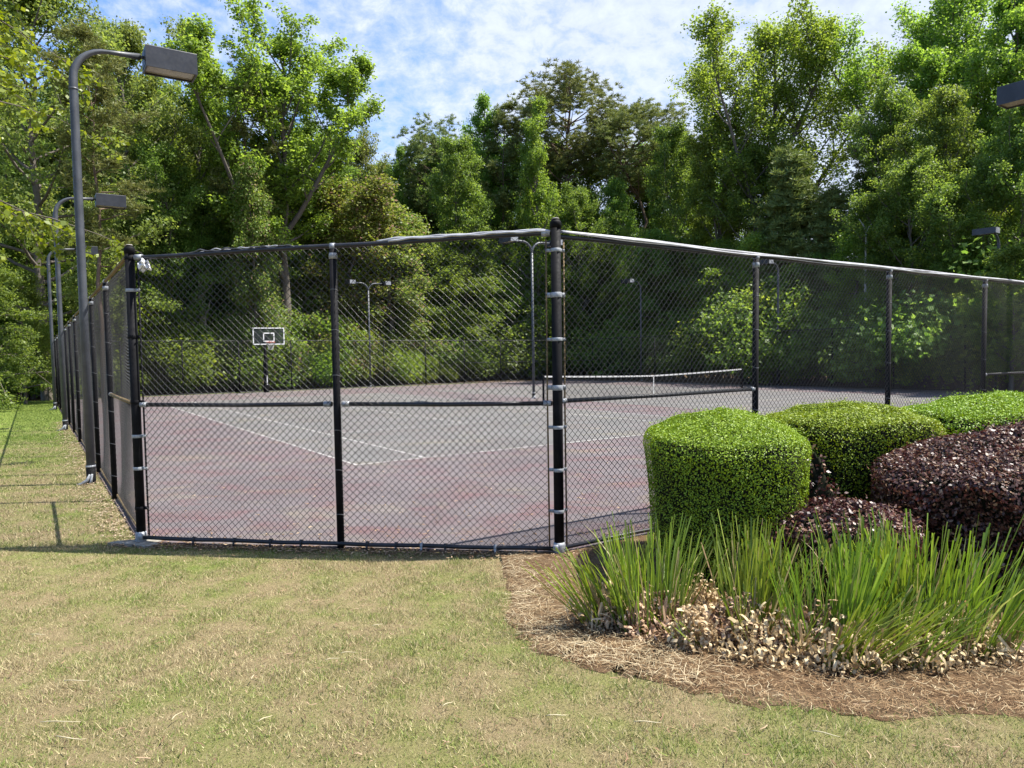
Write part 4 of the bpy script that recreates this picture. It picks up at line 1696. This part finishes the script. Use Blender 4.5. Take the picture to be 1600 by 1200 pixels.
# the tree on the left whose branches hang into the picture
g = np.random.default_rng(123)
mb = MB()
trunk = np.array([[0, 0, -.2], [.05, 0, 2.4], [.15, .1, 5], [.2, 0, 7.6], [.1, .1, 10], [0, 0, 12.6]])
wood(mb, trunk, .19, .03, 10)
cs, rs = [], []
for i in range(60):
    t = .27 + .71 * (i + g.random()) / 60
    p, _ = along(trunk, t)
    a = i * 2.4 + g.uniform(-.5, .5)
    Lb = (5.3 - 3.2 * (t - .2) ** 1.3) * g.uniform(.8, 1.12)
    e = .62 - .15 * t
    pts = bez(p, np.array([math.cos(a) * math.cos(e), math.sin(a) * math.cos(e), math.sin(e)]), Lb, -.95, g, 7, .07)
    wood(mb, pts, .028, .004, 5)
    for s_ in range(9):
        q0, qd = along(pts, .22 + .78 * (s_ + g.random()) / 9)
        sd = unit(qd + rand_dirs(g, 1)[0] * .8 + np.array([0, 0, -.35]))
        q1 = q0 + sd * g.uniform(.5, 1.0)
        wood(mb, [q0, (q0 + q1) / 2 + np.array([0, 0, .03]), q1], .008, .003, 4)
        for w_ in np.linspace(.02, 1.05, 9):
            cs.append(q0 + (q1 - q0) * w_ + g.normal(size=3) * .03)
cs = np.array(cs)
V, F = clump_leaves(g, cs, np.full(len(cs), .14), 6, .10, .7, .45, .2)
tx = (-11.3, 10.6)
root = thing('elm_tree', 'near elm whose yellow-green branches hang in at the upper left edge', 'tree', (tx[0], tx[1], float(gz(*tx))))
mb.obj('trunk', BARK, root, True)
link('crown', raw_mesh('crown', V, F), G['elm'], root)

# the far woods that close the view between the trunks
g = np.random.default_rng(777)
nc = 2600
X_ = g.uniform(-95, 95, nc)
Y_ = 92 + g.uniform(-5, 10, nc) - .0035 * X_ ** 2
C = np.stack([X_, Y_, ground_z(X_, Y_) + 11 * g.random(nc) ** .8], 1)
V, F = clump_leaves(g, C, g.uniform(.9, 1.6, nc), 22, .55, .8, .5)
tag(link('far_woods', raw_mesh('far_woods', V, F), G['maple']), 'far-off woods seen as one green mass', None, None, 'stuff')
# ------------------------------------------------------------------ clipped hedges and shrubs
def shrub(name, label, cat, c, rx, ry, rz, h, rim, mat_, nleaf, size, seed, group=None, lump=.03, taper=.80, tw=(.75, 1.2), gaps=0):
    g = np.random.default_rng(seed)
    z0 = float(gz(c[0], c[1]))
    ph = g.uniform(0, 6.28, 12)

    def surf(a, s):
        """s 0..1 side from the foot to the rim, 1..2 over the top to the centre"""
        a = np.asarray(a, float)
        s = np.asarray(s, float)
        side = np.clip(s, 0, 1)
        topt = np.clip(s - 1, 0, 1)
        ca, sa = np.cos(a), np.sin(a)
        sq = (np.abs(ca) ** 3.0 + np.abs(sa) ** 3.0) ** (-1 / 3.0)
        edge = 1 - .07 * np.clip((side - .9) / .1, 0, 1) ** 2
        r = np.where(s <= 1, (taper + (1 - taper) * side ** .8) * edge, .93 * (1 - topt))
        r = r * sq
        z = np.where(s <= 1, side * (h - rim), (h - rim) + rim * (1 - (1 - topt) ** 1.5))
        wob = 1 + lump * (np.sin(3 * a + z * 2.0 + ph[0]) + .7 * np.sin(5 * a - z * 5 + ph[1]) + .5 * np.sin(9 * a + z * 9 + ph[2]))
        z = z * (1 + .5 * lump * np.sin(4 * a + r * 6 + ph[3]) + .3 * lump * np.sin(r * 14 + 6 * a + ph[4]))
        x, y = ca * r * rx * wob, sa * r * ry * wob
        return np.stack([x, y, z], -1)
    root = thing(name, label, cat, (c[0], c[1], z0), rz, group)
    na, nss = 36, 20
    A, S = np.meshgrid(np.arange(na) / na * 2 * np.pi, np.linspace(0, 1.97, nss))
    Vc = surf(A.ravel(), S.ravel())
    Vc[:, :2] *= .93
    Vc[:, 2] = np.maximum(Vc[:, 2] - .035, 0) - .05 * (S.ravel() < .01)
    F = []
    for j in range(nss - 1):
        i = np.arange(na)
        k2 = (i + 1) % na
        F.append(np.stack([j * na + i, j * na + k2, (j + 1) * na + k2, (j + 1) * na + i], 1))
    link('shade_core', raw_mesh('shade_core', Vc, np.concatenate(F), True), DARKIN, root)  # solid dark shell, paints the shade behind the leaves
    # leaves: area weighted over side and top
    n = nleaf
    side_area = math.pi * (rx + ry) * (h - rim)
    top_area = math.pi * rx * ry * 1.15
    sw_ = .42 if 'boxwood' in name else .62  # boxwood sides thinned so the dark shell darkens them like shade
    ns_ = int(n * side_area * sw_ / (side_area * sw_ + top_area))
    a = g.uniform(0, 2 * np.pi, n)
    s = np.concatenate([g.random(ns_), 1 + 1 - np.sqrt(g.random(n - ns_))])
    p = surf(a, s)
    e = 1e-3
    da = surf(a + e, s) - p
    ds = surf(a, np.where(s > 1.99, s - e, s + e)) - p
    nn = unit(np.cross(da, ds))
    nn = np.where((s > 1.99)[:, None], np.array([0, 0, 1.0]), nn)
    nn[:, 2] = np.where(s > 1, np.abs(nn[:, 2]), nn[:, 2])
    if gaps:  # bare spots where the dark shell shows as shaded hollows
        keep = np.ones(n, bool)
        for q in range(gaps):
            ga, gs = g.uniform(math.pi * 1.05, math.pi * 1.95), g.uniform(.4, .92)
            dd_ = np.hypot((np.angle(np.exp(1j * (a - ga)))) * rx, (s - gs) * h)
            keep &= ~((dd_ < g.uniform(.10, .22)) & (s < 1.0) & (g.random(n) < .85))
        p, nn, s, a = p[keep], nn[keep], s[keep], a[keep]
        n = len(p)
    depth = g.random(n) ** 2 * np.where(s > .95, size * 3.0, .085) - size * .5 + np.where(g.random(n) < .03, -size * g.uniform(.6, 2.6, n), 0)
    p = p - nn * depth[:, None]
    on_top = (s > .97)[:, None]
    N_ = unit(nn * .8 + g.normal(size=(n, 3)) * np.where(on_top, .45, .22) + np.array([0, 0, .2]) * on_top)
    D = unit(np.cross(N_, rand_dirs(g, n)) + nn * .35)
    L_ = size * g.uniform(tw[0], tw[1], n)
    V, F = leaf_quads(p, D, N_, L_, L_ * g.uniform(.5, .7, n))
    link('foliage', raw_mesh('foliage', V, F), mat_, root)
    return root


hg = 'clipped boxwood hedges in front of the right fence'
shrub('boxwood_hedge', 'clipped green boxwood drum nearest the tall corner post', 'hedge', (1.86, 6.25), .68, .92, R(-9), 1.42, .20, G['box'], 98000, .0172, 1, hg, .018)
shrub('boxwood_hedge', 'clipped green boxwood with hollow shaded side, second from the corner post', 'hedge', (3.50, 7.40), .84, .70, R(4), 1.37, .15, G['box'], 74000, .020, 2, hg, .03, gaps=4)
shrub('boxwood_hedge', 'long clipped green boxwood running out of the picture at right', 'hedge', (6.15, 8.95), 1.75, .80, R(34), 1.34, .15, G['box'], 72000, .026, 3, hg, .03, gaps=4)
pg = 'purple-leaved shrubs among the hedges'
shrub('purple_shrub', 'large rounded purple-leaved shrub at the right edge before the boxwoods', 'shrub', (4.62, 6.1), 1.52, .98, R(26), 1.27, .34, G['purple'], 54000, .034, 4, pg, .045, .8)
shrub('purple_shrub', 'low purple-leaved shrub between the green drum and tall grass', 'shrub', (2.55, 5.50), .60, .36, R(-5), .74, .16, G['purple'], 13000, .035, 5, pg, .07, .85)
shrub('purple_shrub', 'narrow purple sprigs climbing the right flank of the green drum', 'shrub', (2.44, 5.92), .17, .24, R(30), 1.12, .3, G['purple'], 2200, .04, 6, pg, .12, .8)


# ------------------------------------------------------------------ cut-back ornamental grass
def grass_clump(label, c, n, hgt, rad, lean, seed, ncurl, spread=.28, group='cut-back ornamental grass clumps'):
    g = np.random.default_rng(seed)
    n = int(n * 1.12)
    z0 = float(gz(c[0], c[1])) + .03
    root = thing('ornamental_grass', label, 'ornamental grass', (c[0], c[1], z0), 0, group)
    # blades grow in a few tight fans
    nf = max(4, n // 16)
    fa = g.uniform(0, 6.2832, nf)
    fr = np.sqrt(g.random(nf)) * rad
    fx, fy = np.cos(fa) * fr, np.sin(fa) * fr * .8
    fi = g.integers(0, nf, n)
    bx = fx[fi] + g.normal(0, .035, n)
    by = fy[fi] + g.normal(0, .03, n)
    tx = fx[fi] / max(rad, .01) * spread + lean[0] + g.normal(0, .12, n)
    ty = fy[fi] / max(rad, .01) * spread + lean[1] + g.normal(0, .11, n)
    Lb = hgt * .93 * g.uniform(.62, 1.04, n) * np.where(g.random(n) < .12, .6, 1)
    cut = g.random(n) < .72
    wd = g.uniform(.0034, .0066, n)
    bend = np.where(cut, g.uniform(0, .12, n), g.uniform(.2, .7, n))
    an = g.uniform(0, np.pi, n)
    wx, wy = np.cos(an), np.sin(an)
    rows = []
    ts = (0, .3, .6, .85, 1.0)
    for t in ts:
        k_ = t + bend * t * t
        x = bx + tx * Lb * k_
        y = by + ty * Lb * k_
        z = Lb * (t - .35 * bend * t ** 3) * np.sqrt(np.maximum(.3, 1 - .35 * (tx ** 2 + ty ** 2)))
        wt = wd * np.where(cut, (.8, .95, 1, .97, .92)[ts.index(t)], (.8, 1, .9, .55, .12)[ts.index(t)])
        p = np.stack([x, y, z], 1)
        s_ = np.stack([wx, wy, 0 * wx], 1) * wt[:, None]
        rows += [p - s_, p + s_]
    V = np.stack(rows, 1).reshape(-1, 3)
    b = np.arange(n)[:, None] * 10
    F = np.concatenate([b + np.array([2 * q, 2 * q + 1, 2 * q + 3, 2 * q + 2]) for q in range(4)])
    link('blades', raw_mesh('blades', V, F), G['blade'], root)
    # dry leaf bases: curled ribbons piled round the crown, plus pale stubs
    m_ = int(ncurl * .8)
    r_ = np.sqrt(g.random(m_)) * (rad + .10)
    a_ = g.uniform(0, 6.2832, m_)
    cxx, cyy = np.cos(a_) * r_, np.sin(a_) * r_ * .85
    zz = g.random(m_) * .27 * np.clip(1.15 - r_ / (rad + .13), .12, 1) + .005
    ax = rand_dirs(g, m_)
    ax[:, 2] *= .5
    ax = unit(ax)
    e1 = unit(np.cross(ax, rand_dirs(g, m_)))
    e2 = np.cross(ax, e1)
    cr = g.uniform(.012, .030, m_)
    lng = g.random(m_) < .22
    cr = np.where(lng, g.uniform(.04, .10, m_), cr)
    arc = np.where(lng, g.uniform(.5, 1.3, m_), g.uniform(1.6, 4.2, m_))
    ww = g.uniform(.005, .0115, m_)
    rows = []
    for q in range(6):
        th = (arc * q / 5)[:, None]
        p = np.stack([cxx, cyy, zz], 1) + (e1 * np.cos(th) + e2 * np.sin(th)) * cr[:, None]
        rows += [p - ax * ww[:, None], p + ax * ww[:, None]]
    V = np.stack(rows, 1).reshape(-1, 3)
    V[:, 2] = np.maximum(V[:, 2], -.01)
    b = np.arange(m_)[:, None] * 12
    F = np.concatenate([b + np.array([2 * q, 2 * q + 1, 2 * q + 3, 2 * q + 2]) for q in range(5)])
    k2 = nf * 7
    si = g.integers(0, nf, k2)
    sx, sy = fx[si] + g.normal(0, .03, k2), fy[si] + g.normal(0, .03, k2)
    sh = g.uniform(.08, .24, k2)
    sw = g.uniform(.005, .011, k2)
    sa = g.uniform(0, np.pi, k2)
    ln_ = g.normal(0, .15, (k2, 2))
    B = np.stack([sx, sy, 0 * sx], 1)
    Tt = B + np.stack([ln_[:, 0] * sh, ln_[:, 1] * sh, sh], 1)
    sv_ = np.stack([np.cos(sa), np.sin(sa), 0 * sa], 1) * sw[:, None]
    V2 = np.stack([B - sv_, B + sv_, Tt + sv_, Tt - sv_], 1).reshape(-1, 3)
    F2 = np.arange(4 * k2).reshape(-1, 4) + len(V)
    link('dry_leaves', raw_mesh('dry_leaves', np.concatenate([V, V2]), np.concatenate([F, F2])), G['curl'], root)
    return root


def gp(px, py):
    q = on_ground(px, py)
    return (q.x, q.y)


grass_clump('leftmost ornamental grass clump, splayed low toward the left', gp(958, 975), 170, .58, .20, (-.22, -.05), 21, 420, .5)
grass_clump('ornamental grass clump nearest the tall corner post, standing upright', gp(1015, 985), 190, .78, .22, (-.03, .05), 11, 620, .3)
grass_clump('upright narrow ornamental grass clump in front of the green drum', gp(1165, 1000), 170, .80, .20, (.04, .05), 12, 900, .3)
grass_clump('ornamental grass clump below the low purple shrub', gp(1285, 1015), 230, .78, .24, (.0, .05), 13, 900, .25)
grass_clump('tall dense ornamental grass clump in the middle of the right group', gp(1390, 1000), 260, .84, .28, (.06, .05), 14, 800, .25)
grass_clump('largest ornamental grass clump at right, fanning toward the right edge', gp(1485, 1015), 230, .84, .32, (.12, .0), 15, 800, .42)
grass_clump('low ornamental grass tuft at the front, splayed to the right', gp(1325, 1045), 110, .50, .13, (.5, -.15), 16, 420, .3)
grass_clump('small grass sprout alone at the front of the dry leaf pile', gp(1085, 1015), 18, .24, .05, (-.35, -.1), 17, 420, .4)
grass_clump('splayed low grass tuft at the front right under the largest clump', gp(1430, 1040), 90, .52, .13, (.45, -.1), 18, 420, .3)
grass_clump('bare cut grass stump of curled tan leaves with few blades', gp(1205, 1025), 24, .40, .24, (.0, .0), 19, 620, .3)
grass_clump('bare heap of curled tan leaf bases between the two leftmost tall clumps', gp(1090, 965), 16, .55, .22, (.2, .1), 20, 620, .3)

# pale straw stems dropped on the lawn
for (px, py, an, ln_) in ((120, 1074, .02, .14), (95, 1140, .03, .20), (112, 1165, -.15, .16), (278, 1130, 1.4, .09), (415, 1135, .9, .08), (520, 1040, .4, .09), (395, 1068, 1.7, .07), (1012, 1141, -.05, .13), (590, 985, .6, .08), (545, 1030, .2, .1), (1290, 1160, -.4, .12), (870, 1130, .1, .1), (700, 1112, .8, .07), (60, 1000, .1, .1)):
    p = on_ground(px, py)
    mb = MB()
    g = np.random.default_rng(px)
    cv_ = g.normal() * .06
    pts = [((t - .5) * ln_, cv_ * ln_ * (1 - (2 * t - 1) ** 2), .004 * math.sin(t * 5)) for t in np.linspace(0, 1, 6)]
    mb.tube(pts, [.0018, .0024, .0024, .0022, .0018, .001], 5)
    o = mb.obj('straw_stem', STRAWM, None, True)
    o.location = (p.x, p.y, p.z + .042)
    o.rotation_euler = (0, 0, an)
    tag(o, 'pale dry straw stem lying on the mown lawn', 'straw', 'loose straw stems on the lawn')
